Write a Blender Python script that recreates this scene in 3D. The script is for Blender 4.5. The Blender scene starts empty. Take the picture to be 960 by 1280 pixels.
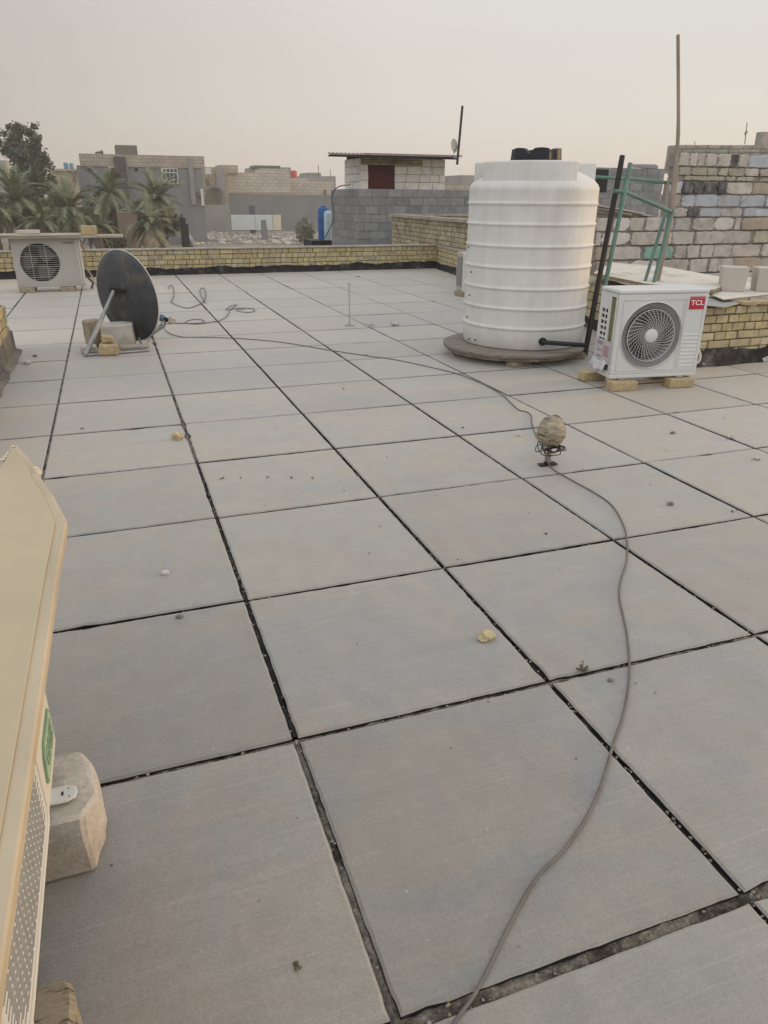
import bpy, bmesh, math, random
from mathutils import Vector, Matrix, noise as mnoise
random.seed(7)
R = math.radians
scene = bpy.context.scene
col = scene.collection

# ------------------------------------------------------------------ camera
CAM = Vector((0.487, -1.576, 1.374))
RT = Vector((0.94203517, -0.33545611, 0.00623935))
FW = Vector((0.31014261, 0.86355405, -0.39760025))
UP = RT.cross(FW)
FPX = 908.72
cd = bpy.data.cameras.new('camera'); cam = bpy.data.objects.new('camera', cd); col.objects.link(cam)
cam.matrix_world = Matrix(((RT.x, UP.x, -FW.x, CAM.x), (RT.y, UP.y, -FW.y, CAM.y), (RT.z, UP.z, -FW.z, CAM.z), (0, 0, 0, 1)))
cd.sensor_fit = 'VERTICAL'; cd.sensor_height = 24; cd.lens = 24 * FPX / 1280
cd.clip_start = .02; cd.clip_end = 3000
scene.camera = cam

# where a sight line from the photographer meets a real plane (used to measure the place)
def sight(x, y): return RT * ((x - 480) / FPX) - UP * ((y - 640) / FPX) + FW
def atz(x, y, z=0.): d = sight(x, y); return CAM + d * ((z - CAM.z) / d.z)
def aty(x, y, Y): d = sight(x, y); return CAM + d * ((Y - CAM.y) / d.y)
def atx(x, y, X): d = sight(x, y); return CAM + d * ((X - CAM.x) / d.x)
def atd(x, y, D): return CAM + sight(x, y) * D

# ------------------------------------------------------------------ materials
_m = {}
def M(name, c, rough=.85, var=.14, scale=6., bump=.15, bscale=80., island=0., c2=None, c2scale=2., c2lo=.5, c2hi=.62, spec=.3, metal=0., stretch=None, fine=0., streak=None, courses=None):
    if name in _m: return _m[name]
    m = bpy.data.materials.new(name); m.use_nodes = True; _m[name] = m
    nt = m.node_tree; N = nt.nodes; L = nt.links
    b = N['Principled BSDF']; b.inputs['Roughness'].default_value = rough; b.inputs['Metallic'].default_value = metal
    b.inputs['Specular IOR Level'].default_value = spec
    tc = N.new('ShaderNodeTexCoord'); vec = tc.outputs['Object']
    if stretch:
        mp = N.new('ShaderNodeMapping'); mp.inputs['Scale'].default_value = stretch; L.new(vec, mp.inputs['Vector']); vec = mp.outputs['Vector']
    def noise(s, d=5., r=.6, v=None):
        n = N.new('ShaderNodeTexNoise'); n.inputs['Scale'].default_value = s; n.inputs['Detail'].default_value = d; n.inputs['Roughness'].default_value = r
        L.new(v or vec, n.inputs['Vector']); return n.outputs['Fac']
    def mr(src, a, bb, lo, hi):
        n = N.new('ShaderNodeMapRange'); n.inputs['From Min'].default_value = a; n.inputs['From Max'].default_value = bb
        n.inputs['To Min'].default_value = lo; n.inputs['To Max'].default_value = hi; L.new(src, n.inputs['Value']); return n.outputs['Result']
    def mix(f, A, B, mode='MIX'):
        n = N.new('ShaderNodeMix'); n.data_type = 'RGBA'; n.blend_type = mode
        for key, v in (('Factor', f), ('A', A), ('B', B)):
            i = [q for q in n.inputs if q.name == key and (q.type == 'RGBA' if key != 'Factor' else q.type == 'VALUE')][0]
            if hasattr(v, 'is_linked'): L.new(v, i)
            else: i.default_value = v if key == 'Factor' else (*v, 1)
        return [q for q in n.outputs if q.type == 'RGBA'][0]
    out = mix(0., c, c)
    if c2: out = mix(mr(noise(c2scale, 6., .65), c2lo, c2hi, 0, 1), c, c2)
    def mul(o, fac):
        n = N.new('ShaderNodeVectorMath'); n.operation = 'SCALE'; L.new(o, n.inputs[0]); L.new(fac, n.inputs['Scale']); return n.outputs['Vector']
    if var: out = mul(out, mr(noise(scale), .3, .7, 1 - var, 1 + var))
    if fine: out = mul(out, mr(noise(bscale * 2.2, 2.), .25, .75, 1 - fine, 1 + fine))
    if streak: out = mul(out, mr(noise(1., 4., .6, _map(N, L, tc.outputs['Object'], streak[:3])), .3, .7, 1 - streak[3], 1 + streak[3]))
    if island:
        g = N.new('ShaderNodeNewGeometry'); out = mul(out, mr(g.outputs['Random Per Island'], 0, 1, 1 - island, 1 + island * .8))
        h = N.new('ShaderNodeHueSaturation'); L.new(out, h.inputs['Color'])
        w = N.new('ShaderNodeTexWhiteNoise'); w.noise_dimensions = '1D'; L.new(g.outputs['Random Per Island'], w.inputs['W'])
        L.new(mr(w.outputs['Value'], 0, 1, 1 - island * 1.3, 1 + island * 1.1), h.inputs['Saturation'])
        out = h.outputs['Color']
    if courses:
        sp = N.new('ShaderNodeSeparateXYZ'); L.new(tc.outputs['Object'], sp.inputs[0]); cb = N.new('ShaderNodeCombineXYZ'); L.new(sp.outputs['X'], cb.inputs['X']); L.new(sp.outputs['Z'], cb.inputs['Y'])
        bt = N.new('ShaderNodeTexBrick'); L.new(cb.outputs[0], bt.inputs['Vector']); bt.inputs['Scale'].default_value = 1; bt.inputs['Brick Width'].default_value = courses[0]; bt.inputs['Row Height'].default_value = courses[1]; bt.inputs['Mortar Size'].default_value = courses[1] * .13
        bt.inputs['Color1'].default_value = (1.06, 1.06, 1.06, 1); bt.inputs['Color2'].default_value = (.9, .9, .9, 1); bt.inputs['Mortar'].default_value = (courses[2], courses[2], courses[2], 1)
        out = mix(1., out, bt.outputs['Color'], 'MULTIPLY')
    L.new(out, b.inputs['Base Color'])
    if bump:
        bp = N.new('ShaderNodeBump'); bp.inputs['Strength'].default_value = bump; bp.inputs['Distance'].default_value = .01
        L.new(noise(bscale, 6., .7), bp.inputs['Height']); L.new(bp.outputs['Normal'], b.inputs['Normal'])
    return m
def _map(N, L, v, s):
    mp = N.new('ShaderNodeMapping'); mp.inputs['Scale'].default_value = s; L.new(v, mp.inputs['Vector']); return mp.outputs['Vector']

WHITE_PL = M('white_plastic', (.70, .70, .68), .45, .05, 3, .02, 40)
TANK = M('tank_white', (.67, .662, .648), .6, .05, 2.0, .05, 30, c2=(.60, .57, .53), c2scale=3.0, c2lo=.48, c2hi=.72, streak=(13, 13, .4, .055), fine=.03)
BLACK_PL = M('black_plastic', (.018, .021, .027), .5, .25, 6, .1, 40)
WOOD_GR = M('weathered_wood', (.23, .19, .155), .85, .25, 3, .3, 60, island=.2, stretch=(1, 6, 6))
YBRICK = M('yellow_brick', (.47, .395, .235), .9, .2, 14, .45, 70, island=.15, c2=(.33, .28, .19), c2scale=5, c2lo=.52, c2hi=.68, fine=.12)
YBRICK2 = M('yellow_brick_far', (.40, .345, .24), .9, .2, 10, .35, 60, island=.16, c2=(.26, .23, .17), c2scale=3, fine=.1)
MORTAR = M('dark_mortar', (.12, .10, .075), .95, .4, 9, .5, 40)
MORTAR_G = M('grey_mortar', (.27, .25, .225), .95, .3, 6, .5, 40)
COPING = M('cement_coping', (.36, .32, .265), .9, .2, 5, .4, 50, c2=(.25, .23, .2), c2scale=3)
BITUMEN = M('bitumen', (.022, .021, .021), .8, .5, 5, .6, 25, c2=(.11, .10, .09), c2scale=4, c2lo=.52, c2hi=.7)
GBLOCK = M('grey_block', (.25, .258, .268), .92, .14, 6, .35, 40, island=.16, fine=.1)
WBLOCK = M('whitewashed_block', (.74, .725, .70), .92, .10, 5, .35, 40, island=.12, c2=(.52, .49, .45), c2scale=3, c2lo=.55, c2hi=.7, fine=.08)
RED_DOOR = M('maroon_metal', (.085, .022, .022), .55, .2, 3, .05, 20)
SHEET = M('rusty_sheet', (.36, .30, .29), .6, .2, 4, .1, 20)
STONES = [M('block_grey', (.50, .462, .425), .92, .14, 7, .5, 35, island=.14, fine=.14, c2=(.40, .37, .34), c2scale=5),
          M('block_bluewhite', (.46, .48, .52), .9, .1, 6, .3, 40, island=.1, fine=.08, c2=(.34, .34, .35), c2scale=4, c2lo=.56, c2hi=.7),
          M('block_dark', (.095, .095, .10), .9, .4, 8, .4, 40, island=.1, c2=(.22, .21, .2), c2scale=6),
          M('block_turquoise', (.25, .41, .35), .85, .15, 10, .5, 35, c2=(.33, .36, .32), c2scale=9, c2lo=.55, c2hi=.66),
          M('block_chalk', (.60, .57, .54), .9, .08, 8, .4, 35),
          M('block_tan', (.40, .345, .28), .92, .14, 8, .4, 35, fine=.1),
          M('block_yellow', (.40, .375, .30), .92, .2, 10, .5, 35, island=.1)]
CONC = M('concrete_block', (.51, .475, .43), .92, .12, 7, .5, 45, c2=(.38, .33, .28), c2scale=5, fine=.12)
CREAM = M('cream_panel', (.47, .40, .275), .6, .07, 2.5, .06, 30, c2=(.44, .36, .245), c2scale=1.6, c2lo=.5, c2hi=.7)
CREAM_ED = M('cream_panel_edge', (.47, .395, .285), .8, .12, 6, .15, 40)
AC_CREAM = M('aged_white_metal', (.63, .60, .53), .5, .06, 3, .03, 40)
AC_WHITE = M('white_metal', (.63, .635, .625), .4, .04, 3, .02, 40)
AC_OLD = M('old_white_metal', (.43, .41, .375), .55, .09, 3, .05, 40)
DARK_IN = M('dark_inside', (.02, .021, .022), .8, .2, 5, 0)
FAN_GR = M('fan_shroud_grey', (.23, .235, .235), .55, .08, 5, 0)
FANBLADE = M('fan_blade', (.10, .105, .11), .5, .1, 5, 0)
COIL = M('coil_fins', (.19, .17, .09), .7, .2, 20, .3, 200)
RED = M('red_label', (.47, .022, .05), .5, .04, 5, 0)
LETTER = M('white_letter', (.82, .80, .79), .5, 0, 5, 0)
GREEN_L = M('green_label', (.20, .32, .20), .55, .1, 20, 0)
GREEN_P = M('pale_green_letter', (.58, .66, .55), .5, 0, 5, 0)
GREY_T = M('grey_letter', (.12, .12, .12), .6, 0, 5, 0)
PAPER = M('paper_sticker', (.50, .47, .49), .7, .1, 30, 0)
PAPER_R = M('pink_print', (.42, .27, .30), .7, .2, 60, 0)
PAPER_G = M('grey_print', (.27, .27, .29), .7, .15, 60, 0)
DISH = M('dish_dark_grey', (.055, .059, .066), .55, .2, 5, .05, 40, c2=(.098, .094, .088), c2scale=4, streak=(9, 9, .7, .12))
GALV = M('galvanised_steel', (.30, .31, .31), .5, .2, 8, .05, 60, metal=.3)
RIM = M('dish_rim', (.45, .44, .42), .5, .1, 6, 0)
TURQ = M('turquoise_pipe', (.12, .215, .185), .6, .2, 8, .1, 60, c2=(.10, .19, .16), c2scale=5)
BLACK_M = M('black_pipe', (.02, .018, .018), .55, .3, 8, .1, 60)
POLEWOOD = M('pole_wood', (.27, .215, .175), .85, .2, 4, .2, 60)
CABLE = M('grey_cable', (.14, .13, .125), .6, .2, 20, 0)
CABLE_D = M('dark_cable', (.075, .07, .065), .6, .2, 20, 0)
CABLE_Y = M('tan_cable', (.36, .28, .18), .6, .15, 20, 0)
HOSE = M('pale_hose', (.55, .54, .5), .5, .05, 20, 0)
BURLAP = M('wrapped_tape', (.36, .31, .235), .8, .35, 14, .8, 40, c2=(.13, .10, .07), c2scale=9, c2lo=.50, c2hi=.60, stretch=(1, 1, 4.5))
PLY = M('offwhite_board', (.65, .61, .55), .75, .08, 2, .1, 30, c2=(.48, .43, .36), c2scale=2)
PLY_E = M('board_edge', (.30, .235, .15), .85, .25, 12, .3, 40)
BEIGE_B = M('beige_block', (.51, .465, .42), .85, .06, 5, .15, 60)
STONE_Y = M('yellow_stone', (.50, .42, .26), .9, .25, 60, .6, 120)
STONE_W = M('pale_stone', (.55, .53, .5), .9, .2, 50, .6, 120)
DRY = M('dry_plant', (.13, .115, .08), .9, .3, 60, 0)
BRICK_P = M('tan_brick', (.46, .36, .21), .9, .2, 20, .5, 80, c2=(.36, .28, .18), c2scale=12, fine=.12)
BRICK_OLD = M('old_tan_brick', (.36, .30, .22), .9, .2, 16, .5, 80, c2=(.24, .2, .15), c2scale=9)
GROUND = M('sandy_ground', (.27, .235, .195), .95, .2, .12, .3, 4, c2=(.21, .185, .155), c2scale=.06)
RENDER_G = M('grey_render', (.215, .22, .222), .92, .1, .35, .1, 4, streak=(.6, .6, .08, .08))
RENDER_G2 = M('grey_render_pale', (.28, .272, .26), .92, .14, .3, .1, 4, streak=(.5, .5, .08, .08))
BEIGE_W = M('beige_brickwork', (.42, .365, .30), .92, .14, .5, .1, 4, courses=(.8, .35, .75))
PINK_W = M('pinkish_brickwork', (.52, .46, .405), .92, .14, .5, .2, 6, courses=(.9, .42, .72))
YEL_W = M('yellow_brickwork', (.43, .37, .27), .92, .14, .5, .1, 4, courses=(.8, .4, .7))
WINFR = M('window_frame_white', (.6, .59, .57), .6, .05, 2, 0)
GLASS = M('dark_glass', (.05, .055, .06), .2, .2, 1, 0, spec=.5)
BLUE = M('blue_plastic', (.03, .105, .30), .5, .1, 2, 0)
BLUE_L = M('pale_blue_plastic', (.42, .53, .60), .5, .1, 2, 0)
SKYBLUE = M('faded_blue_plastic', (.16, .29, .42), .5, .1, 2, 0)
REDTANK = M('red_plastic', (.48, .075, .06), .5, .1, 2, 0)
PANEL_W = M('white_sheet_fence', (.62, .66, .66), .6, .08, .8, 0)
PANEL_C = M('cream_sheet_fence', (.68, .62, .48), .6, .08, .8, 0)
LEAF = M('tree_leaf', (.10, .115, .075), .8, .35, 1.5, 0, island=.45)
PALM = M('palm_leaf', (.19, .21, .125), .7, .3, 1.0, 0, island=.4)
PALMDRY = M('dry_palm_leaf', (.34, .285, .20), .8, .3, 1.0, 0, island=.35)
BARK = M('bark', (.12, .095, .075), .95, .3, 4, .5, 12)
SHRUB = M('shrub_leaf', (.10, .11, .065), .8, .3, 1.5, 0, island=.4)
MUD = M('brown_mud', (.21, .165, .125), .95, .2, 1, .4, 6)
RUBBLE = M('rubble', (.42, .38, .34), .95, .2, 2, .3, 10, island=.35)

# floor concrete
def floor_mat():
    m = M('concrete_tile', (.40, .365, .33), .88, .05, 30, 0)
    nt = m.node_tree; N = nt.nodes; L = nt.links; N.clear()
    o = N.new('ShaderNodeOutputMaterial'); b = N.new('ShaderNodeBsdfPrincipled'); L.new(b.outputs[0], o.inputs[0])
    b.inputs['Specular IOR Level'].default_value = .5; b.inputs['Sheen Weight'].default_value = .6; b.inputs['Sheen Roughness'].default_value = .45; b.inputs['Sheen Tint'].default_value = (1, .96, .9, 1)
    tc = N.new('ShaderNodeTexCoord'); g = N.new('ShaderNodeNewGeometry')
    wn = N.new('ShaderNodeTexWhiteNoise'); wn.noise_dimensions = '1D'; L.new(g.outputs['Random Per Island'], wn.inputs['W'])
    off = N.new('ShaderNodeVectorMath'); off.operation = 'SCALE'; L.new(wn.outputs['Color'], off.inputs[0]); off.inputs['Scale'].default_value = 40
    add = N.new('ShaderNodeVectorMath'); add.operation = 'ADD'; L.new(tc.outputs['Object'], add.inputs[0]); L.new(off.outputs[0], add.inputs[1])
    P = add.outputs[0]
    def noise(s, d=6, r=.6, v=P, dist=0.):
        n = N.new('ShaderNodeTexNoise'); n.inputs['Scale'].default_value = s; n.inputs['Detail'].default_value = d; n.inputs['Roughness'].default_value = r; n.inputs['Distortion'].default_value = dist
        L.new(v, n.inputs['Vector']); return n.outputs['Fac']
    def mr(src, a, bb, lo, hi):
        n = N.new('ShaderNodeMapRange'); n.inputs['From Min'].default_value = a; n.inputs['From Max'].default_value = bb
        n.inputs['To Min'].default_value = lo; n.inputs['To Max'].default_value = hi; L.new(src, n.inputs['Value']); return n.outputs['Result']
    def mix(f, A, B):
        n = N.new('ShaderNodeMix'); n.data_type = 'RGBA'
        L.new(f, n.inputs['Factor'])
        for k, v in ((6, A), (7, B)):
            if hasattr(v, 'is_linked'): L.new(v, n.inputs[k])
            else: n.inputs[k].default_value = (*v, 1)
        return n.outputs[2]
    def mul(oo, f):
        n = N.new('ShaderNodeVectorMath'); n.operation = 'SCALE'; L.new(oo, n.inputs[0]); L.new(f, n.inputs['Scale']); return n.outputs[0]
    c = mix(mr(noise(2.3, 8, .62, P, 1.0), .42, .58, 0, 1), (.278, .255, .229), (.248, .250, .246))
    c = mix(mr(noise(4.2, 7, .65, P, .8), .54, .70, 0, .6), c, (.30, .273, .244))
    c = mix(mr(noise(6.0, 8, .7, P, 1.2), .57, .72, 0, .5), c, (.300, .300, .295))
    c = mix(mr(noise(.55, 7, .6, tc.outputs['Object'], .5), .48, .66, 0, .5), c, (.315, .282, .238))
    c = mix(mr(noise(1.1, 8, .65, tc.outputs['Object'], 1.5), .58, .70, 0, .35), c, (.205, .197, .188))
    rt = N.new('ShaderNodeMapping'); rt.inputs['Rotation'].default_value = (0, 0, R(18)); rt.inputs['Scale'].default_value = (2.2, 75, 1); L.new(P, rt.inputs['Vector'])
    c = mix(mr(noise(1, 3, .6, rt.outputs['Vector'], .6), .60, .68, 0, .18), c, (.42, .40, .37))
    c = mul(c, mr(g.outputs['Random Per Island'], 0, 1, .90, 1.09))
    c = mul(c, mr(noise(9, 6), .3, .7, .93, 1.07))
    st = _map(N, L, P, (3.5, 130, 1)); c = mul(c, mr(noise(1, 5, .7, st), .25, .75, .94, 1.06))
    st2 = _map(N, L, P, (26, 1.2, 1)); c = mul(c, mr(noise(1, 5, .7, st2), .25, .75, .965, 1.035))
    gr = noise(330, 3, .8); c = mul(c, mr(gr, .25, .75, .78, 1.22))
    gr2 = noise(95, 3, .7); c = mul(c, mr(gr2, .25, .75, .92, 1.08))
    # pores and paler cement flecks
    v = N.new('ShaderNodeTexVoronoi'); v.inputs['Scale'].default_value = 26; L.new(P, v.inputs['Vector'])
    c = mix(mr(v.outputs['Distance'], .035, .06, .55, 0), c, (.16, .145, .13))
    v2 = N.new('ShaderNodeTexVoronoi'); v2.inputs['Scale'].default_value = 11; L.new(P, v2.inputs['Vector'])
    c = mix(mr(v2.outputs['Distance'], .02, .045, .5, 0), c, (.58, .56, .53))
    L.new(c, b.inputs['Base Color'])
    L.new(mr(noise(6, 5), .3, .7, .46, .62), b.inputs['Roughness'])
    bp = N.new('ShaderNodeBump'); bp.inputs['Strength'].default_value = .6; bp.inputs['Distance'].default_value = .004
    s = N.new('ShaderNodeMath'); s.operation = 'MULTIPLY_ADD'; L.new(noise(1, 4, .6, st), s.inputs[0]); s.inputs[1].default_value = .35; L.new(noise(160, 6, .75), s.inputs[2])
    L.new(s.outputs[0], bp.inputs['Height']); L.new(bp.outputs[0], b.inputs['Normal'])
    return m
TILE = floor_mat()
JOINT = M('joint_fill', (.05, .043, .035), .95, .4, 22, .9, 60, c2=(.20, .165, .13), c2scale=5, c2lo=.52, c2hi=.64, fine=.45)
JOINT_B = M('joint_bitumen', (.022, .02, .019), .85, .5, 22, .9, 60, c2=(.10, .08, .065), c2scale=4, c2lo=.58, c2hi=.7, fine=.3)

# ------------------------------------------------------------------ mesh builder
class MB:
    def __init__(s): s.v = []; s.f = []; s.mi = []; s.cur = 0
    def add(s, vs, fs):
        o = len(s.v); s.v += [tuple(p) for p in vs]; s.f += [tuple(i + o for i in f) for f in fs]; s.mi += [s.cur] * len(fs)
    def hexa(s, p):  # bottom 4 ccw, top 4 ccw
        s.add(p, [(3, 2, 1, 0), (4, 5, 6, 7), (0, 1, 5, 4), (1, 2, 6, 5), (2, 3, 7, 6), (3, 0, 4, 7)])
    def box(s, x0, x1, y0, y1, z0, z1, j=0., T=None):
        p = [Vector((x, y, z)) for z in (z0, z1) for x, y in ((x0, y0), (x1, y0), (x1, y1), (x0, y1))]
        if j: p = [q + Vector((random.uniform(-j, j), random.uniform(-j, j), random.uniform(-j, j))) for q in p]
        if T: p = [T @ q for q in p]
        s.hexa(p)
    def prism(s, poly, d):  # planar polygon of Vectors extruded along d
        n = len(poly); d = Vector(d); a = [Vector(q) for q in poly]; b = [q + d for q in a]
        s.add(a + b, [tuple(range(n - 1, -1, -1)), tuple(range(n, 2 * n))] + [(i, (i + 1) % n, (i + 1) % n + n, i + n) for i in range(n)])
    def tube(s, pts, r, n=8, closed=False):
        pts = [Vector(q) for q in pts]; k = len(pts); rings = []
        rr = r if hasattr(r, '__len__') else [r] * k
        prev = None
        for i, q in enumerate(pts):
            a = pts[i - 1] if (i or closed) else q; b = pts[(i + 1) % k] if (i < k - 1 or closed) else q
            t = (b - a).normalized() if (b - a).length > 1e-9 else Vector((0, 0, 1))
            if prev is None:
                h = Vector((0, 0, 1)) if abs(t.z) < .9 else Vector((1, 0, 0)); u = t.cross(h).normalized()
            else:
                u = (prev - t * prev.dot(t)); u = u.normalized() if u.length > 1e-6 else t.orthogonal().normalized()
            prev = u; w = t.cross(u)
            rings.append([q + (u * math.cos(2 * math.pi * m / n) + w * math.sin(2 * math.pi * m / n)) * rr[i] for m in range(n)])
        fs = []
        for i in range(k if closed else k - 1):
            A = i * n; B = ((i + 1) % k) * n
            fs += [(A + m, A + (m + 1) % n, B + (m + 1) % n, B + m) for m in range(n)]
        if not closed: fs += [tuple(range(n - 1, -1, -1)), tuple((k - 1) * n + m for m in range(n))]
        s.add([q for ring in rings for q in ring], fs)
    def lathe(s, prof, n=48, c=(0, 0, 0), T=None, closed=False):
        vs = []; fs = []
        for r, z in prof:
            for m in range(n):
                a = 2 * math.pi * m / n; vs.append(Vector((c[0] + r * math.cos(a), c[1] + r * math.sin(a), c[2] + z)))
        k = len(prof)
        for i in range(k if closed else k - 1):
            A = i * n; B = ((i + 1) % k) * n
            fs += [(A + m, A + (m + 1) % n, B + (m + 1) % n, B + m) for m in range(n)]
        if not closed: fs += [tuple(range(n - 1, -1, -1)), tuple((k - 1) * n + m for m in range(n))]
        if T: vs = [T @ q for q in vs]
        s.add(vs, fs)
    def rock(s, c, r, sq=(1, 1, .7), seed=0, amp=.35, sub=2):
        bm = bmesh.new(); bmesh.ops.create_icosphere(bm, subdivisions=sub, radius=1)
        o = Vector((seed * 3.1, seed * 1.7, seed * .9)); vs = []
        for v in bm.verts:
            k = 1 + amp * mnoise.noise(v.co * 1.5 + o) + amp * .4 * mnoise.noise(v.co * 4 + o)
            vs.append(Vector((v.co.x * sq[0], v.co.y * sq[1], v.co.z * sq[2])) * r * k + Vector(c))
        bm.verts.index_update(); s.add(vs, [tuple(v.index for v in f.verts) for f in bm.faces]); bm.free()
    def build(s, name, mats, parent=None, smooth=None, bevel=0., seg=1, loc=None):
        me = bpy.data.meshes.new(name); me.from_pydata(s.v, [], s.f)
        for m in (mats if isinstance(mats, (list, tuple)) else [mats]): me.materials.append(m)
        if any(s.mi): me.polygons.foreach_set('material_index', s.mi)
        bm = bmesh.new(); bm.from_mesh(me); bmesh.ops.recalc_face_normals(bm, faces=bm.faces); bm.to_mesh(me); bm.free()
        if smooth is not None: me.shade_smooth(); me.set_sharp_from_angle(angle=R(smooth))
        o = bpy.data.objects.new(name, me); col.objects.link(o)
        if loc is not None: o.location = loc
        if parent: o.parent = parent
        if bevel:
            b = o.modifiers.new('bevel', 'BEVEL'); b.width = bevel; b.segments = seg; b.limit_method = 'ANGLE'; b.angle_limit = R(40)
        return o
def tag(o, label, cat, group=None, kind=None):
    if label: o['label'] = label
    if cat: o['category'] = cat
    if group: o['group'] = group
    if kind: o['kind'] = kind
    return o
def thing(name, label, cat, loc=(0, 0, 0), rz=0., group=None):
    o = bpy.data.objects.new(name, None); col.objects.link(o); o.location = loc; o.rotation_euler = (0, 0, rz); o.empty_display_size = .1
    return tag(o, label, cat, group)
def solo(mb, name, mats, label, cat, group=None, origin=None, **k):
    """one-mesh thing; origin moved to its base"""
    if origin is None:
        xs, ys, zs = zip(*mb.v); origin = (sum(xs) / len(xs), sum(ys) / len(ys), min(zs))
    mb.v = [(a - origin[0], b - origin[1], c - origin[2]) for a, b, c in mb.v]
    return tag(mb.build(name, mats, loc=origin, **k), label, cat, group)
def struct(mb, name, mats, **k): return tag(mb.build(name, mats, **k), None, None, None, 'structure')
def text(name, body, size, mat, parent, mw, ext=.0008, sx=1.):
    cu = bpy.data.curves.new(name, 'FONT'); cu.body = body; cu.size = size; cu.extrude = ext; cu.align_x = 'CENTER'; cu.align_y = 'CENTER'; cu.offset = size * .012
    t = bpy.data.objects.new(name + '_tmp', cu); col.objects.link(t)
    bpy.context.view_layer.update()
    me = bpy.data.meshes.new_from_object(t.evaluated_get(bpy.context.evaluated_depsgraph_get()))
    bpy.data.objects.remove(t); bpy.data.curves.remove(cu)
    me.transform(mw @ Matrix.Diagonal((sx, 1, 1, 1))); me.materials.clear(); me.materials.append(mat); me.name = name
    o = bpy.data.objects.new(name, me); col.objects.link(o); o.parent = parent
    return o
def smooth_path(pts, n=6):
    pts = [Vector(p) for p in pts]; out = []
    for i in range(len(pts) - 1):
        p0 = pts[max(i - 1, 0)]; p1 = pts[i]; p2 = pts[i + 1]; p3 = pts[min(i + 2, len(pts) - 1)]
        for k in range(n):
            t = k / n
            out.append(.5 * ((2 * p1) + (p2 - p0) * t + (2 * p0 - 5 * p1 + 4 * p2 - p3) * t * t + (3 * p1 - p0 - 3 * p2 + p3) * t ** 3))
    out.append(pts[-1]); return out

# ------------------------------------------------------------------ roof floor: separate cast tiles over a dark bed
S = .8
XL = {i: i * S for i in range(-9, 13)}
for i, d in {3: .012, 4: -.002}.items(): XL[i] += d
YL = {j: j * S for j in range(-5, 9)}
YL.update({8: 6.46, 9: 7.40, 10: 8.37, 11: 9.33, 12: 10.42, 13: 11.6, 14: 12.78, 15: 14.0})
WX = {1: .014, 2: .012, 3: .011, 0: .010, 4: .009}
WY = {-1: .024, 0: .013, 1: .011, 2: .011}
fl = MB()
def tile(x0, x1, y0, y1, near):
    step = .025 if near else .12
    per = []
    def edge(a, b):
        n = max(2, int((b - a).length / step)); return [a.lerp(b, k / n) for k in range(n)]
    c = [Vector((x0, y0, 0)), Vector((x1, y0, 0)), Vector((x1, y1, 0)), Vector((x0, y1, 0))]
    for k in range(4): per += edge(c[k], c[(k + 1) % 4])
    ctr = Vector(((x0 + x1) / 2, (y0 + y1) / 2, 0)); dz = random.uniform(-.0015, .0015); sx = random.uniform(-.002, .002); sy = random.uniform(-.002, .002)
    out = []; mid = []; inn = []; n = len(per)
    for q in per:
        j = .002 * mnoise.noise(q * 14) + .0025 * mnoise.noise(q * 45)
        ch = max(0, mnoise.noise(q * 7 + Vector((9, 3, 1))) - .36) * .028
        d = (ctr - q); d = Vector((math.copysign(min(1, abs(d.x) / (x1 - x0) * 4 - .98) if abs(d.x) > .49 * (x1 - x0) * .98 else 0, d.x), math.copysign(1 if abs(d.y) > .49 * (y1 - y0) * .98 else 0, d.y), 0))
        z = dz + sx * (q.x - ctr.x) + sy * (q.y - ctr.y)
        inward = (ctr - q).normalized()
        o_ = q + inward * (j + ch + .002)
        out.append(o_ + Vector((0, 0, z - .034))); mid.append(o_ + Vector((0, 0, z - .005))); inn.append(o_ + inward * (.008 + .003 * mnoise.noise(q * 20)) + Vector((0, 0, z)))
    o = len(fl.v)
    fs = [(i, (i + 1) % n, (i + 1) % n + n, i + n) for i in range(n)] + [(i + n, (i + 1) % n + n, (i + 1) % n + 2 * n, i + 2 * n) for i in range(n)] + [tuple(range(2 * n, 3 * n))]
    fl.add(out + mid + inn, fs)
    if True:  # bitumen-smeared sides
        fl.mi[-(2 * n + 1):] = [1] * n + [0] * (n + 1)
for i in range(-9, 12):
    for j in range(-5, 15):
        if YL[j] < 6.2 and XL[i + 1] < -.9: continue
        if YL[j] > 3.5 and XL[i] > 7.5: continue
        a = XL[i] + WX.get(i, .009) / 2; b = XL[i + 1] - WX.get(i + 1, .009) / 2
        c_ = YL[j] + WY.get(j, .016) / 2; d_ = YL[j + 1] - WY.get(j + 1, .016) / 2
        tile(a, b, c_, d_, j < 4)
struct(fl, 'roof_floor', [TILE, JOINT_B])
bed = MB(); bed.box(-7.5, 7.9, -4.2, 13.3, -.25, -.035); bed.box(-7.5, 9.5, -4.2, 3.85, -.25, -.0355)
struct(bed, 'roof_slab', JOINT_B)
# joint fillings, each a bumpy strip of sand or bitumen lying in its gap
def strip(x0, y0, x1, y1, w, lvl, mats):
    mb = MB(); L_ = math.hypot(x1 - x0, y1 - y0); n = max(2, int(L_ / .02)); dx, dy = (x1 - x0) / L_, (y1 - y0) / L_
    m = 5; vs = []; i_ = x0 + y0
    for k in range(n + 1):
        for q in range(m):
            t = (q / (m - 1) - .5) * w; x = x0 + dx * L_ * k / n - dy * t; y = y0 + dy * L_ * k / n + dx * t
            p = Vector((x, y, 0)); vs.append((x, y, lvl - .004 * abs(q - 2) + .003 * mnoise.noise(p * 37 + Vector((0, 0, i_ * 3))) + .005 * mnoise.noise(p * 90) + .005 * mnoise.noise(p * 7)))
    fs = [(k * m + q, k * m + q + 1, (k + 1) * m + q + 1, (k + 1) * m + q) for k in range(n) for q in range(m - 1)]
    return vs, fs
jf = MB(); jb = MB(); jg = MB()
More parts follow.
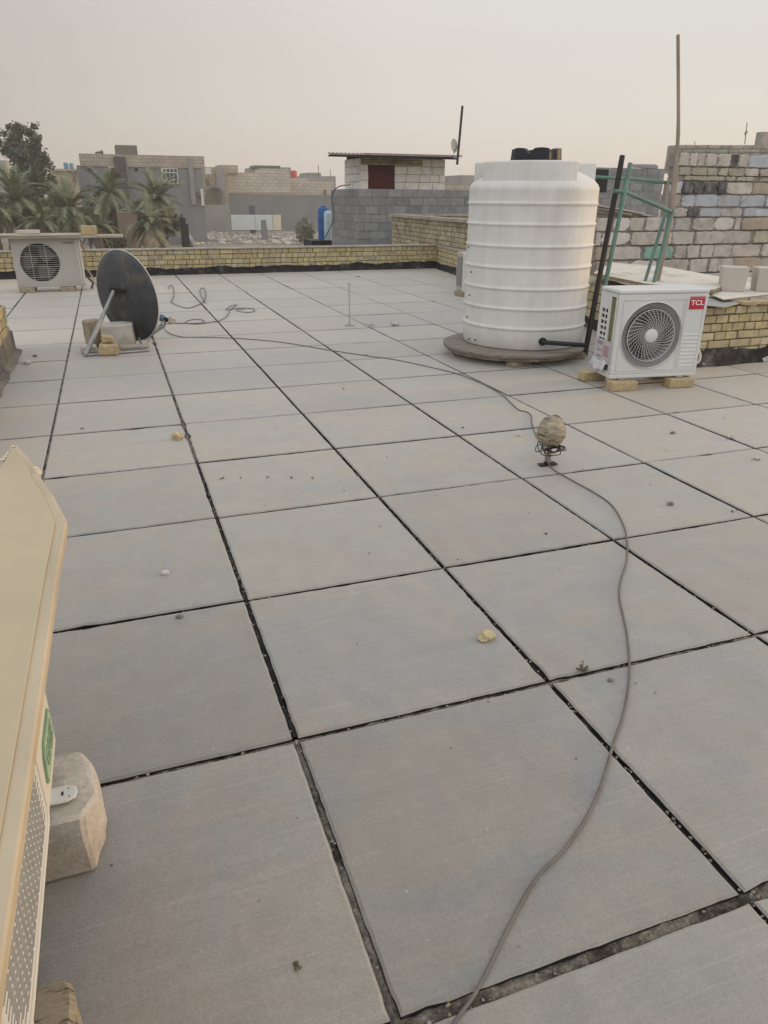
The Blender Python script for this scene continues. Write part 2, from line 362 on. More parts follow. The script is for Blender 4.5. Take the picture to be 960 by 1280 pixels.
for i in range(0, 7):
    w_ = WX.get(i, .009) + .012
    if i in (0, 1):
        vs, fs = strip(XL[i], -2.4, XL[i], -.02, w_, -.008, None); jg.add(vs, fs)
        vs, fs = strip(XL[i], .02, XL[i], 2.4, w_, -.009, None); (jb if i else jg).add(vs, fs)
        vs, fs = strip(XL[i], 2.4, XL[i], 12.7, w_, -.006, None); jg.add(vs, fs)
    else: vs, fs = strip(XL[i], -2.4, XL[i], 5.2, w_, -.013, None); (jb if i in (2, 3, 4, 5) else jf).add(vs, fs)
for j in range(-2, 5):
    vs, fs = strip(-.3, YL[j], 7.5, YL[j], WY.get(j, .016) + .012, {-1: -.006, 0: -.008}.get(j, -.013), None); (jg if j in (-1, 0, 1) else jf).add(vs, fs)
JGREY = M('joint_grey_sand', (.19, .168, .14), .95, .4, 22, .9, 60, c2=(.05, .042, .035), c2scale=6, c2lo=.5, c2hi=.6, fine=.5)
struct(jf, 'joint_sand', JOINT); struct(jb, 'joint_bitumen', JOINT_B); struct(jg, 'joint_gravel', JGREY)
# grit in the joints and loose on the tiles
gm = MB()
for k in range(900):
    if random.random() < .5:
        i = random.choice([1, 1, 2, 2, 3, 0]); x = XL[i] + random.uniform(-.5, .5) * WX[i]; y = random.uniform(-2, 2.6)
    else:
        j = random.choice([-1, -1, -1, 0, 0, 1]); y = YL[j] + random.uniform(-.5, .5) * WY[j]; x = random.uniform(0, 4.5)
    gm.rock((x, y, -.009), random.uniform(.002, .0055), (1, 1, .8), k, .4, 1)
for k in range(260):
    x = random.uniform(.3, 5); y = random.uniform(-1.2, 9); r = random.uniform(.0015, .004)
    gm.rock((x, y, r * .5), r, (1, 1, .8), k, .4, 1)
tag(gm.build('grit', M('grit', (.22, .19, .15), .95, .3, 40, .3, 200, island=.6)), 'loose sand grit and tiny chips lying in the tile joints', 'grit', None, 'stuff')

# ------------------------------------------------------------------ brick walls (real bricks on a recessed mortar core)
def brick_wall(mb, p0, p1, z0, z1, thick, ch=.087, lens=(.12, .24), gap=.010, jit=.003, side=1, core=True, skip=0., depth=None):
    """front face along p0->p1; thickness to the left (side=1) of the direction; bricks into mb slot 0, mortar slot 1"""
    p0 = Vector((*p0, 0)); p1 = Vector((*p1, 0)); d = (p1 - p0); L_ = d.length; d.normalize(); nrm = Vector((-d.y, d.x, 0)) * side
    T = Matrix(((d.x, nrm.x, 0, p0.x), (d.y, nrm.y, 0, p0.y), (0, 0, 1, 0), (0, 0, 0, 1)))
    n = max(1, round((z1 - z0) / ch)); c = (z1 - z0) / n
    for k in range(n):
        x = -random.uniform(0, .1); odd = random.random()
        while x < L_:
            l = random.choice(lens) * random.uniform(.92, 1.06); a = max(0, x) + gap / 2; b = min(L_, x + l) - gap / 2
            if b - a > .03 and random.random() >= skip:
                mb.cur = 0; o = random.uniform(-jit, jit) * 1.5
                mb.box(a, b, o, thick - o, z0 + k * c + gap / 2, z0 + (k + 1) * c - gap / 2, jit, T)
            x += l
    if core: mb.cur = 1; mb.box(.006, L_ - .006, .013, thick - .013, z0 + .002, z1 - .004, 0, T); mb.cur = 0
    return T
def skirt(mb, p0, p1, h, side=1, out=.012, z0=.0, amp=.035):
    """bitumen upstand with a ragged top edge against the foot of a wall"""
    p0 = Vector((*p0, 0)); p1 = Vector((*p1, 0)); d = (p1 - p0); L_ = d.length; d.normalize(); nrm = Vector((-d.y, d.x, 0)) * side
    n = max(4, int(L_ / .05)); vs = []
    for k in range(n + 1):
        q = p0 + d * (L_ * k / n); t = h + amp * mnoise.noise(q * 2.3) + amp * .6 * mnoise.noise(q * 9)
        w = out + .01 * mnoise.noise(q * 5)
        for (oo, z) in ((.05 + .03 * mnoise.noise(q * 3), z0), (w + .012, .03), (w, t * .6), (w - .004, t), (-.02, t + .004)):
            vs.append(q - nrm * oo + Vector((0, 0, z)))
    m = 5; mb.add(vs, [(k * m + q, k * m + q + 1, (k + 1) * m + q + 1, (k + 1) * m + q) for k in range(n) for q in range(m - 1)])

def parapet(name, label, p0, p1, h, sk, side=1, thick=.24, cop=.025, cw=.02, far=False, ch=.087, lens=(.12, .12, .24), skm=BITUMEN, bev=.006):
    t = thing(name, label, 'parapet', (*p0, 0))
    def rel(mb): mb.v = [(a - p0[0], b - p0[1], c) for a, b, c in mb.v]; return mb
    mb = MB(); brick_wall(mb, p0, p1, 0, h - cop, thick, ch, lens, side=side); rel(mb).build('brickwork', [YBRICK, MORTAR], t, bevel=bev)
    if cop:
        c = MB(); P0 = Vector((*p0, 0)); d = Vector((*p1, 0)) - P0; L_ = d.length; d.normalize(); nr = Vector((-d.y, d.x, 0)) * side
        n = max(3, int(L_ / .15)); vs = []
        for k in range(n + 1):
            q = P0 + d * (L_ * k / n); e = .008 * mnoise.noise(q * 4); z = h + .006 * mnoise.noise(q * 3)
            for oo, zz in ((-cw + e, h - cop), (-cw + e, z - .006), (-cw + .008 + e, z), (thick + cw - .008, z), (thick + cw, z - .006), (thick + cw, h - cop)): vs.append(q + nr * oo + Vector((0, 0, zz)))
        m = 6; c.add(vs, [(k * m + q, k * m + (q + 1) % m, (k + 1) * m + (q + 1) % m, (k + 1) * m + q) for k in range(n) for q in range(m)] + [tuple(range(6)), tuple(n * m + q for q in range(6))])
        rel(c).build('coping', COPING, t)
    if sk:
        s = MB(); skirt(s, p0, p1, sk, side); rel(s).build('waterproof_skirt', skm, t)
    return t
parapet('brick_parapet', 'low yellow brick parapet with pale cement coping along the far edge of the roof', (-7.3, 13.28), (7.0, 13.28), .47, .13, ch=.089)
parapet('brick_parapet', 'yellow brick side parapet running from the far corner towards the white tank', (6.97, 13.27), (6.42, 9.4), .455, .12, ch=.089)
parapet('brick_parapet', 'yellow brick wall hidden behind the white tank, continuing the side parapet', (6.42, 9.38), (5.25, 3.86), .50, .1)
parapet('brick_parapet', 'low yellow brick wall with black bitumen foot behind the fan unit on the right', (5.01, 3.59), (9.3, 3.59), .515, .135, cop=0, ch=.078, lens=(.14, .25, .12))
lt = parapet('brick_parapet', 'short brick parapet end with mortar fillet at the left edge of the roof', (-.49, -3.5), (-.49, 6.14), .44, .0, side=1, thick=.26, cop=0)
# grey mortar slab and fillet at that wall's foot
mf = MB(); vs = []; n = 120
for k in range(n + 1):
    y = -3.4 + 9.6 * k / n; e = .02 * mnoise.noise(Vector((y * 4, 2, 0)))
    for dx, z in ((.002, .2 + e), (.014, .19 + e), (.02, .03), (.075 + e, .006), (.085 + e, -.003)): vs.append((dx, y + 3.5, z))
mf.add(vs, [(k * 5 + q, k * 5 + q + 1, k * 5 + q + 6, k * 5 + q + 5) for k in range(n) for q in range(4)])
mf.build('mortar_skirt', M('mud_mortar', (.215, .185, .155), .95, .25, 6, .6, 30, c2=(.14, .12, .105), c2scale=4), lt)
pv = MB(); q0 = atz(19, 440); pv.tube([(q0.x - .01, q0.y + .03, 0), (q0.x - .02, q0.y + .03, .19), (q0.x - .03, q0.y + .05, .22), (q0.x - .07, q0.y + .1, .27)], .012, 8)
solo(pv, 'drain_pipe', GALV, 'thin grey pipe stub bent at the end of the left brick parapet', 'pipe', smooth=40)

# ------------------------------------------------------------------ water tank on its wooden disc
TC = Vector((4.138, 4.686, 0)); TR_ = .57; ZB = .115
mid = (TC - CAM); mid.z = 0; mid.normalize(); perp = Vector((mid.y, -mid.x, 0))
pl = thing('tank_platform', 'round weathered plywood disc on bricks carrying the white water tank', 'platform', (4.0, 4.60, 0))
d = MB(); prof = []
n = 64
top = []; bot = []
for k in range(n):
    a = 2 * math.pi * k / n; r = .665 + .008 * mnoise.noise(Vector((math.cos(a) * 2, math.sin(a) * 2, 4))); top.append((r * math.cos(a), r * math.sin(a), ZB - .002)); bot.append((r * math.cos(a) * .997, r * math.sin(a) * .997, ZB - .03))
d.add(top + bot, [tuple(range(n)), tuple(range(2 * n - 1, n - 1, -1))] + [(k, (k + 1) % n, (k + 1) % n + n, k + n) for k in range(n)])
d.build('disc_top', WOOD_GR, pl, bevel=.004)
d = MB()
for k in range(46):  # staves of the lower drum layer
    a = 2 * math.pi * k / 46; T = Matrix.Rotation(a, 4, 'Z'); o = random.uniform(-.012, .008)
    d.box(.55, .64 + o, -.045, .045, ZB - .062 + random.uniform(0, .006), ZB - .0305, 0, T)
d.build('disc_rim', WOOD_GR, pl, bevel=.003)
d = MB()
for k in range(5): y = -.46 + .23 * k; h_ = math.sqrt(max(0, .54 ** 2 - y * y)); d.box(-h_, h_, y - .045, y + .045, ZB - .06, ZB - .0306, .002)
d.build('cross_beam', WOOD_GR, pl)
brp = [(3.79, 4.10, .2), (4.45, 4.25, -.3), (3.5, 4.75, 1.2), (4.3, 5.1, .5), (3.95, 4.65, .1)]
for k, (x, y, a) in enumerate(brp):
    mb = MB(); T = Matrix.Translation((x, y, 0)) @ Matrix.Rotation(a, 4, 'Z'); mb.box(-.105, .105, -.05, .05, 0, ZB - .064, .004, T)
    solo(mb, 'support_brick', BRICK_OLD, ['brick under the front of the wooden disc below the tank', 'brick under the right side of the wooden disc below the tank', 'brick under the left side of the wooden disc below the tank', 'brick under the back of the wooden disc below the tank', 'brick under the middle of the wooden disc below the tank'][k], 'brick', 'bricks under the tank platform', bevel=.006)
tk = thing('water_tank', 'tall white ribbed plastic water tank with black screw lid on round wooden disc', 'water tank', (TC.x, TC.y, ZB), math.atan2(mid.y, mid.x))
ZS = 1.36  # shoulder height above tank base
ribs = [.185, .355, .525, .70, .875, 1.05, 1.215]
prof = [(TR_ * .97, 0), (TR_ * .99, .012)]
for z in ribs:
    prof += [(TR_, z - .03), (TR_ + .001, z - .013), (TR_ + .0075, z - .0065), (TR_ + .0095, z), (TR_ + .0075, z + .0065), (TR_ + .001, z + .013), (TR_, z + .03)]
prof += [(TR_, ZS - .05), (TR_ + .002, ZS - .035), (TR_ - .002, ZS - .015), (TR_ - .014, ZS + .008), (TR_ - .045, ZS + .04), (TR_ - .11, ZS + .078), (TR_ - .22, ZS + .125), (TR_ - .32, ZS + .15), (.2, ZS + .165), (.2, ZS + .2), (0.001, ZS + .2)]
b = MB(); b.lathe(prof, 128); b.build('tank_body', TANK, tk, smooth=50)
# raised lifting lugs: two wide bars crossing over the dome, ends flush with the wall
for k, (a0, a1) in enumerate(((-42, 57), (-200, -95), (70, 135))):   # angles from the camera side, anticlockwise
    b = MB(); poly = []; m = 18; ri = .235
    for q in range(m + 1): aa = R(180 - a1 + (a1 - a0) * q / m) if False else R(180 + a0 + (a1 - a0) * q / m); poly.append(((TR_ - .034) * math.cos(-aa), (TR_ - .034) * math.sin(-aa)))
    for q in range(m + 1): aa = R(180 + a1 - 8 - (a1 - a0 - 16) * q / m); poly.append((ri * math.cos(-aa), ri * math.sin(-aa)))
    tp = ZS + .185; nn = len(poly)
    b.add([(x, y, ZS - .045) for x, y in poly] + [(x * .988, y * .988, tp) for x, y in poly], [tuple(range(nn)), tuple(range(2 * nn - 1, nn - 1, -1))] + [(i, (i + 1) % nn, (i + 1) % nn + nn, i + nn) for i in range(nn)])
    b.build('lifting_lug', TANK, tk, smooth=40, bevel=.012, seg=3)
ld = thing('lid', None, None); ld.parent = tk
lb = MB(); lb.lathe([(.262, ZS + .186), (.262, ZS + .2), (.225, ZS + .203), (.225, ZS + .205)], 40)
o = lb.build('lid_flange', BLACK_PL, tk, smooth=40)
bpy.data.objects.remove(ld)
lb = MB(); m = 96; vs = []
for zz, rr in ((ZS + .2, .222), (ZS + .28, .214), (ZS + .28, .16), (ZS + .24, .12)):
    for k in range(m):
        a = 2 * math.pi * k / m; sc = (a * 6 / (2 * math.pi) + .3) % 1; notch = max(0, min(1, (abs(sc - .5) - .3) * 8))
        dz = (-.03 * notch + .016 * math.sin(math.pi * sc)) if zz > ZS + .25 else 0
        r = rr - (.012 * notch if zz > ZS + .19 else 0)
        vs.append((r * math.cos(a), r * math.sin(a), zz + dz))
fs = [(q * m + k, q * m + (k + 1) % m, (q + 1) * m + (k + 1) % m, (q + 1) * m + k) for q in range(3) for k in range(m)] + [tuple(3 * m + k for k in range(m))]
lb.add(vs, fs); lb.build('lid', BLACK_PL, tk, smooth=30)
# outlet pipe low on the right front, running to behind the fan unit
P1 = atz(690, 431, ZB + .1); dd = (P1 - TC); dd.z = 0; dd.normalize(); P1 = TC + dd * (TR_ - .005); P1.z = ZB + .085
iv = Matrix.Translation(Vector((TC.x, TC.y, ZB))) @ Matrix.Rotation(math.atan2(mid.y, mid.x), 4, 'Z'); iv.invert()
b = MB(); P2 = P1 + dd * .05
b.tube([iv @ P1, iv @ (P1 + dd * .03)], .034, 14); b.tube([iv @ (P1 + dd * .012), iv @ P2, iv @ (P2 + perp * .04 + dd * .012), iv @ (P2 + perp * .36 + Vector((0, 0, -.015)) + mid * .02)], .02, 12)
b.build('outlet_pipe', BLACK_PL, tk, smooth=40)
for k, (px_, py_) in enumerate(((586, 309), (589, 340), (587, 369), (584, 396), (594, 425), (628, 411), (586, 424))):
    q = atd(px_, py_, 6.3); dq = sight(px_, py_); dq.normalize()
    # meet the tank wall
    ox, oy = CAM.x - TC.x, CAM.y - TC.y; A = dq.x ** 2 + dq.y ** 2; B = 2 * (ox * dq.x + oy * dq.y); Cc = ox * ox + oy * oy - (TR_ + .002) ** 2; disc = B * B - 4 * A * Cc
    if disc < 0: continue
    tt = (-B - math.sqrt(disc)) / (2 * A); b = MB(); b.rock(iv @ (CAM + dq * tt), .009, (1, 1, 1), k, .2, 1); b.build('dark_speck', BLACK_PL, tk)

# second outdoor unit hidden behind the tank
hx = atz(577.5, 371); hu = thing('fan_unit', 'white outdoor unit mostly hidden behind the water tank, only its edge showing', 'air conditioner', (hx.x, hx.y, 0), R(-4))
b = MB(); b.box(.005, .8, .02, .3, .075, .62); b.build('case', AC_OLD, hu, bevel=.008)
b = MB(); b.box(0, .805, 0, .021, .07, .625); b.build('front_panel', AC_WHITE, hu, bevel=.006)
b = MB(); b.box(-.001, .004, .06, .26, .14, .56); b.build('side_coil', FAN_GR, hu)
b = MB(); b.lathe([(.2, .004), (.2, -.004), (.17, -.006), (.17, .004)], 40, (0, 0, 0), Matrix.Translation((.32, 0, .35)) @ Matrix.Rotation(R(90), 4, 'X'), closed=True); b.build('fan_ring', FAN_GR, hu)
for k, dx in enumerate((.03, .68)):
    b = MB(); p = Vector((hx.x, hx.y, 0)); b.box(p.x + dx - .05, p.x + dx + .1, p.y, p.y + .24, 0, .07, .003)
    solo(b, 'support_brick', BRICK_OLD, ['brick under the near corner of the hidden fan unit behind the tank', 'brick under the far end of the hidden fan unit behind the tank'][k], 'brick', bevel=.005)

# ------------------------------------------------------------------ outdoor units
def fan_grille(parent, c, rad, T, spokes=44, rings=(.3, .45, .6, .75), swirl=.9, mat=AC_WHITE, wire=.0022, inner=.78):
    """T maps local x,z front plane (y out = -) ; c centre in that plane"""
    g = MB()
    ri = rad * inner
    for k in range(spokes):
        a0 = 2 * math.pi * k / spokes; pts = []
        for q in range(9):
            f = q / 8; r = rad * .2 + (ri - rad * .2) * f; a = a0 + swirl * (f - f * f * .35)
            pts.append(T @ Vector((c[0] + r * math.cos(a), -.006 * math.sin(math.pi * f) - .004, c[1] + r * math.sin(a))))
        g.tube(pts, wire, 4)
    for f in rings: g.tube([T @ Vector((c[0] + ri * f * math.cos(2 * math.pi * k / 48), -.004, c[1] + ri * f * math.sin(2 * math.pi * k / 48))) for k in range(48)], wire * .5, 4, True)
    g.tube([T @ Vector((c[0] + ri * math.cos(2 * math.pi * k / 64), -.003, c[1] + ri * math.sin(2 * math.pi * k / 64))) for k in range(64)], wire * 1.6, 5, True)
    fn = MB()
    for k in range(spokes * 2):  # radial fins out to the rim
        a = 2 * math.pi * k / (spokes * 2); fn.tube([T @ Vector((c[0] + r * math.cos(a + (r - ri) * .6), -.001, c[1] + r * math.sin(a + (r - ri) * .6))) for r in (ri, rad * .985)], wire * .7, 4)
    fn.build('fan_fins', M('fin_grey', (.33, .335, .335), .5, .05, 5, 0), parent)
    return g.build('fan_grille', mat, parent, smooth=60)
def blades(parent, c, r, y, n=3):
    b = MB()
    for k in range(n):
        a0 = 2 * math.pi * k / n; vs = []
        for q in range(7):
            f = q / 6; rr = r * (.2 + .8 * f)
            for s_ in (0, .5, 1):
                a = a0 + s_ * (1.5 - .3 * f) + .4 * f; vs.append(Vector((c[0] + rr * math.cos(a), y + .05 * (s_ - .5), c[1] + rr * math.sin(a))))
        b.add(vs, [(q * 3 + s_, q * 3 + s_ + 1, q * 3 + s_ + 4, q * 3 + s_ + 3) for q in range(6) for s_ in range(2)])
    o = b.build('fan_blades', FANBLADE, parent); md = o.modifiers.new('s', 'SOLIDIFY'); md.thickness = .004
    return o
def ring_panel(mb, x0, x1, z0, z1, c, r, y0, y1, n=64):
    """flat panel x0..x1,z0..z1 with a round hole"""
    out = []; inn = []
    for k in range(n):
        a = 2 * math.pi * k / n; ca, sa = math.cos(a), math.sin(a); t = 1e9
        if ca > 1e-9: t = min(t, (x1 - c[0]) / ca)
        if ca < -1e-9: t = min(t, (x0 - c[0]) / ca)
        if sa > 1e-9: t = min(t, (z1 - c[1]) / sa)
        if sa < -1e-9: t = min(t, (z0 - c[1]) / sa)
        out.append((c[0] + ca * t, c[1] + sa * t)); inn.append((c[0] + ca * r, c[1] + sa * r))
    for cx_, cz_ in ((x0, z0), (x1, z0), (x1, z1), (x0, z1)):
        k = min(range(n), key=lambda q: (out[q][0] - cx_) ** 2 + (out[q][1] - cz_) ** 2); out[k] = (cx_, cz_)
    vs = [(x, y0, z) for x, z in out] + [(x, y0, z) for x, z in inn] + [(x, y1, z) for x, z in out] + [(x, y1, z) for x, z in inn]
    fs = []
    for k in range(n):
        q = (k + 1) % n; fs += [(k, q, q + n, k + n), (k + n, q + n, q + 3 * n, k + 3 * n), (k, k + 2 * n, q + 2 * n, q), (k + 2 * n, k + 3 * n, q + 3 * n, q + 2 * n)]
    mb.add(vs, fs)

W_, D_, H_ = .735, .30, .665
A0 = atd(762, 472, 5.66)
tcl = thing('fan_unit', 'clean white outdoor fan unit with red badge standing on bricks right of the tank', 'air conditioner', (A0.x, A0.y, .085), R(-8.5))
b = MB()
cc = (W_ * .405, H_ * .487); fr = .25
b.box(.004, .03, .004, .03, .03, H_ - .03); b.box(W_ - .05, W_ - .004, .004, D_, .03, H_ - .03); b.box(.004, W_ - .004, D_ - .012, D_, .03, H_ - .03)
b.build('case', AC_WHITE, tcl, bevel=.006, seg=2)
b = MB(); b.box(-.004, W_ + .004, -.005, D_ + .006, H_ - .032, H_); b.build('top_cover', AC_WHITE, tcl, bevel=.012, seg=3)
b = MB(); b.box(-.002, W_ + .002, -.003, D_ + .003, 0, .031); b.build('base_pan', AC_WHITE, tcl, bevel=.006, seg=2)
b = MB(); ring_panel(b, .0, W_, .032, H_ - .033, cc, fr, -.002, .012); b.build('front_panel', AC_WHITE, tcl, smooth=35, bevel=.003)
b = MB(); # raised frame lines round the fan field and round the right panel
for (x0, x1, z0, z1) in ((.035, W_ * .735, .055, H_ - .07), (W_ * .755, W_ - .025, .055, H_ - .065)):
    for q in ((x0, x1, z0, z0 + .005), (x0, x1, z1 - .005, z1), (x0, x0 + .005, z0 + .005, z1 - .005), (x1 - .005, x1, z0 + .005, z1 - .005)): b.box(q[0], q[1], -.007, -.0022, q[2], q[3])
b.build('front_moulding', AC_WHITE, tcl, bevel=.002)
b = MB()
for k in range(9): z = .075 + k * .03; b.prism([(W_ * .775, -.0024, z), (W_ * .775, -.0055, z + .003), (W_ * .775, -.0024, z + .02)], (W_ * .185, 0, 0))
b.build('front_louvre', AC_WHITE, tcl)
b = MB(); FT = Matrix.Translation((cc[0], 0, cc[1])) @ Matrix.Rotation(R(90), 4, 'X')
b.lathe([(fr * 1.0, .013), (fr * 1.03, .004), (fr * 1.0, -.002), (fr * .985, -.012)], 72, (0, 0, 0), FT, closed=True); b.build('fan_bezel', AC_WHITE, tcl, smooth=50)
b = MB(); b.lathe([(fr * .995, -.004), (fr * .83, -.012), (fr * .78, -.03), (fr * .78, -.09), (fr * .80, -.09), (fr * .85, -.02), (fr * .995, -.012)], 64, (0, 0, 0), FT, closed=True); b.build('fan_shroud', FAN_GR, tcl, smooth=50)
b = MB(); b.box(.035, W_ - .06, .13, .14, .035, H_ - .035); b.build('inner_coil', DARK_IN, tcl)
blades(tcl, cc, fr * .74, .06)
fan_grille(tcl, cc, fr, Matrix.Identity(4), 34, (.35, .45, .55, .65, .75, .85, .93), 1.15, AC_WHITE, .0018)
b = MB(); b.lathe([(.001, .016), (.045, .016), (.052, .011), (.052, .0)], 40, (0, 0, 0), FT); b.build('fan_hub', AC_WHITE, tcl, smooth=50)
b = MB(); b.box(W_ * .79, W_ * .962, -.0065, -.0025, H_ * .775, H_ * .915); bd = b.build('badge', RED, tcl)
text('badge_letters', 'TCL', .052, LETTER, bd, Matrix.Translation((W_ * .876, -.0075, H_ * .845)) @ Matrix.Rotation(R(90), 4, 'X'), .0008, 1.15)
# left side: coil strip and ladder of vents
b = MB(); b.box(.012, .018, .045, .13, .04, H_ - .05); b.build('side_coil', COIL, tcl)
b = MB()
b.box(0, .012, .03, .05, .032, H_ - .033); b.box(0, .012, .125, .16, .032, H_ - .033); b.box(0, .012, .255, .299, .032, H_ - .033); b.box(0, .0119, .05, .125, .032, .05); b.box(0, .0119, .05, .125, H_ - .06, H_ - .033)
b.box(0, .0119, .16, .255, .032, .16); b.box(0, .0119, .16, .255, H_ - .15, H_ - .033)
for k in range(9): z = .16 + .355 * k / 8; b.box(-.003, .0118, .16, .255, z - .008, z + .008)
b.box(.0, .0117, .2, .212, .16, .515)
b.build('side_frame', AC_WHITE, tcl, bevel=.002)
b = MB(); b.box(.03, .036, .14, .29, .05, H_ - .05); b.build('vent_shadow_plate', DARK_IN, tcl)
st = MB(); st.cur = 0; st.box(-.006, -.0035, .035, .275, .1, .275, .002); st.cur = 1; st.box(-.0075, -.0062, .06, .15, .15, .235); st.cur = 2; st.box(-.0075, -.0062, .17, .255, .135, .15); st.box(-.0075, -.0062, .17, .255, .185, .195); st.box(-.0075, -.0062, .165, .26, .232, .26)
st.build('sticker', [PAPER, PAPER_R, PAPER_G], tcl)
st = MB(); vs = []
for k in range(11):
    for q in range(5):
        y = .06 + .24 * k / 10; z = .115 - .075 * q / 4; vs.append((-.008 - .022 * (q / 4) * (1 + .6 * math.sin(k * 1.3)) - .004 * math.sin(k * 2.1 + q), y + .02 * q / 4, z + .01 * math.sin(k * .9)))
st.add(vs, [(k * 5 + q, k * 5 + q + 1, k * 5 + q + 6, k * 5 + q + 5) for k in range(10) for q in range(4)])
o = st.build('torn_plastic_sleeve', M('clear_sleeve', (.56, .56, .58), .35, .1, 20, .1, 40), tcl, smooth=60); md = o.modifiers.new('s', 'SOLIDIFY'); md.thickness = .0015
for y in (.02, .26):
    for x in (.1, W_ - .14):
        b = MB(); b.box(x - .03, x + .03, y - .035, y + .02, -.012, -.0005); b.build('foot', GALV, tcl, bevel=.003)
b = MB(); b.tube(smooth_path([(W_ - .004, .12, .2), (W_ + .03, .1, .21), (W_ + .07, .08, .15), (W_ + .05, .06, .09), (W_ - .003, .08, .08)], 8), .009, 8); b.build('drain_hose', HOSE, tcl, smooth=60)
TM = Matrix.Translation(Vector((A0.x, A0.y, 0))) @ Matrix.Rotation(R(-8.5), 4, 'Z')
for k, (x, y, a, l) in enumerate(((.10, -.02, 0, .21), (.60, -.0, .03, .21), (.02, .33, .02, .2), (.62, .3, 0, .2))):
    b = MB(); T = TM @ Matrix.Translation((x, y, 0)) @ Matrix.Rotation(a, 4, 'Z'); b.box(-l / 2, l / 2, -.055, .055, 0, .072, .003, T)
    solo(b, 'support_brick', BRICK_P, ['tan brick under the front left foot of the red-badged fan unit', 'tan brick under the front right foot of the red-badged fan unit', 'tan brick under the rear left foot of the red-badged fan unit', 'tan brick under the rear right foot of the red-badged fan unit'][k], 'brick', 'bricks under the white fan unit', bevel=.008, seg=2)

# far left unit with slatted round grille under a plank
BA = thing('fan_unit', 'aged white outdoor unit with slatted round grille under a plank by the far parapet', 'air conditioner', (-.885, 11.1, .075), R(.5))
W2, D2, H2 = .965, .33, .70
b = MB(); ring_panel(b, 0, W2, .03, H2, (.365, .355), .275, -.002, .012); b.build('front_panel', AC_OLD, BA, smooth=35, bevel=.003)
b = MB(); b.box(0, .012, .0125, D2, .03, H2); b.box(W2 - .012, W2, .0125, D2, .03, H2); b.box(.0121, W2 - .0121, D2 - .012, D2, .03, H2); b.box(.0121, W2 - .0121, .0125, D2 - .0121, H2 - .012, H2); b.build('case', AC_OLD, BA, bevel=.003)
b = MB(); b.box(-.003, W2 + .003, -.006, D2, 0, .029); b.build('base_pan', AC_OLD, BA, bevel=.004)
b = MB(); b.box(.1, W2 - .3, .15, .16, .04, H2 - .03); b.build('inner_coil', DARK_IN, BA)
blades(BA, (.365, .355), .24, .06)
b = MB()
for k in range(19):
    z = .355 - .27 + .03 * k; h = math.sqrt(max(0, .278 ** 2 - (z - .355) ** 2)); r_ = .0055 if k % 5 in (2,) else .0032
    if h > .02: b.tube([(.365 - h, -.005, z), (.365 + h, -.005, z)], r_, 5)
for x in (.25, .46): h = math.sqrt(.278 ** 2 - (x - .365) ** 2); b.tube([(x, -.009, .355 - h), (x, -.009, .355 + h)], .004, 5)
b.build('fan_grille', AC_OLD, BA)
b = MB(); b.box(.69, .92, -.0045, -.0022, .06, .60); b.build('service_panel', AC_OLD, BA, bevel=.002)
b = MB(); b.box(W2 - .02, W2 + .004, -.012, -.0023, .03, H2 - .02); b.box(W2 - .055, W2 - .04, -.009, -.0023, .03, H2 - .02); b.build('corner_trim', AC_CREAM, BA, bevel=.003)
text('maker_letters', 'TOSHIBA', .045, GREY_T, BA, Matrix.Translation((.79, -.0035, .63)) @ Matrix.Rotation(R(90), 4, 'X'))
b = MB(); b.tube(smooth_path([(W2, .1, .6), (W2 + .06, .08, .5), (W2 + .05, .06, .38), (W2 + .03, .05, .28), (W2 + .1, .02, .14), (W2 + .16, -.02, -.02), (W2 + .24, -.05, -.06)], 6), .013, 7); b.build('hose', CABLE_Y, BA, smooth=60)
b = MB(); b.tube(smooth_path([(W2, .12, .2), (W2 + .05, .1, .1), (W2 + .1, .1, .03), (W2 + .07, .06, -.05)], 6), .016, 7); b.build('pipe_lagging', CABLE_D, BA, smooth=60)
for k, (x, y) in enumerate(((.13, .02), (.70, .06))):
    b = MB(); b.box(-.885 + x - .12, -.885 + x + .1, 11.1 + y - .06, 11.1 + y + .3, 0, .073, .004)
    solo(b, 'support_brick', BRICK_OLD, ['brick under the left foot of the old slatted unit', 'brick under the right foot of the old slatted unit'][k], 'brick', 'bricks under the old slatted fan unit', bevel=.006)
b = MB(); b.box(-1.75, .72, 10.98, 11.42, .778, .812, .003); b.box(-1.75, .12, 10.96, 11.38, .813, .835, .003)
solo(b, 'plank', M('pale_plank', (.42, .37, .30), .85, .16, 3, .2, 50, c2=(.28, .24, .19), c2scale=4, stretch=(.6, 5, 5)), 'long pale plank laid over the old slatted fan unit', 'plank', bevel=.003)
for k, (x0, x1, z1) in enumerate(((-.77, -.46, .895), (.02, .24, .945))):
    b = MB(); zz = .836 if k == 0 else .8125; b.box(x0, x1, 11.05, 11.2, zz + .0005, z1 + (.0 if k == 0 else .0), .005)
    if k: b.v = [(a + .11, c, d_) for a, c, d_ in b.v]
    solo(b, 'weight_block', BRICK_P if k else BEIGE_B, ['flat pale block weighing down the left of the plank', 'yellowish brick standing on the plank near its right end'][k], 'block', bevel=.008)

# near left unit under a cream panel
NA = thing('fan_unit', 'cream outdoor unit with perforated grille and green badge in the left foreground', 'air conditioner', (.223, -.906, .2), R(90))
# local x runs towards the camera, local -y faces +x of the roof... front plane y=0
W3, D3, H3 = .86, .31, .53
b = MB(); b.box(0, W3, -.0, .014, 0, H3); b.build('front_panel', AC_CREAM, NA, bevel=.01, seg=3)
b = MB(); b.box(.002, W3 - .002, .0142, D3, .002, H3 - .002); b.build('case', AC_CREAM, NA, bevel=.01, seg=2)
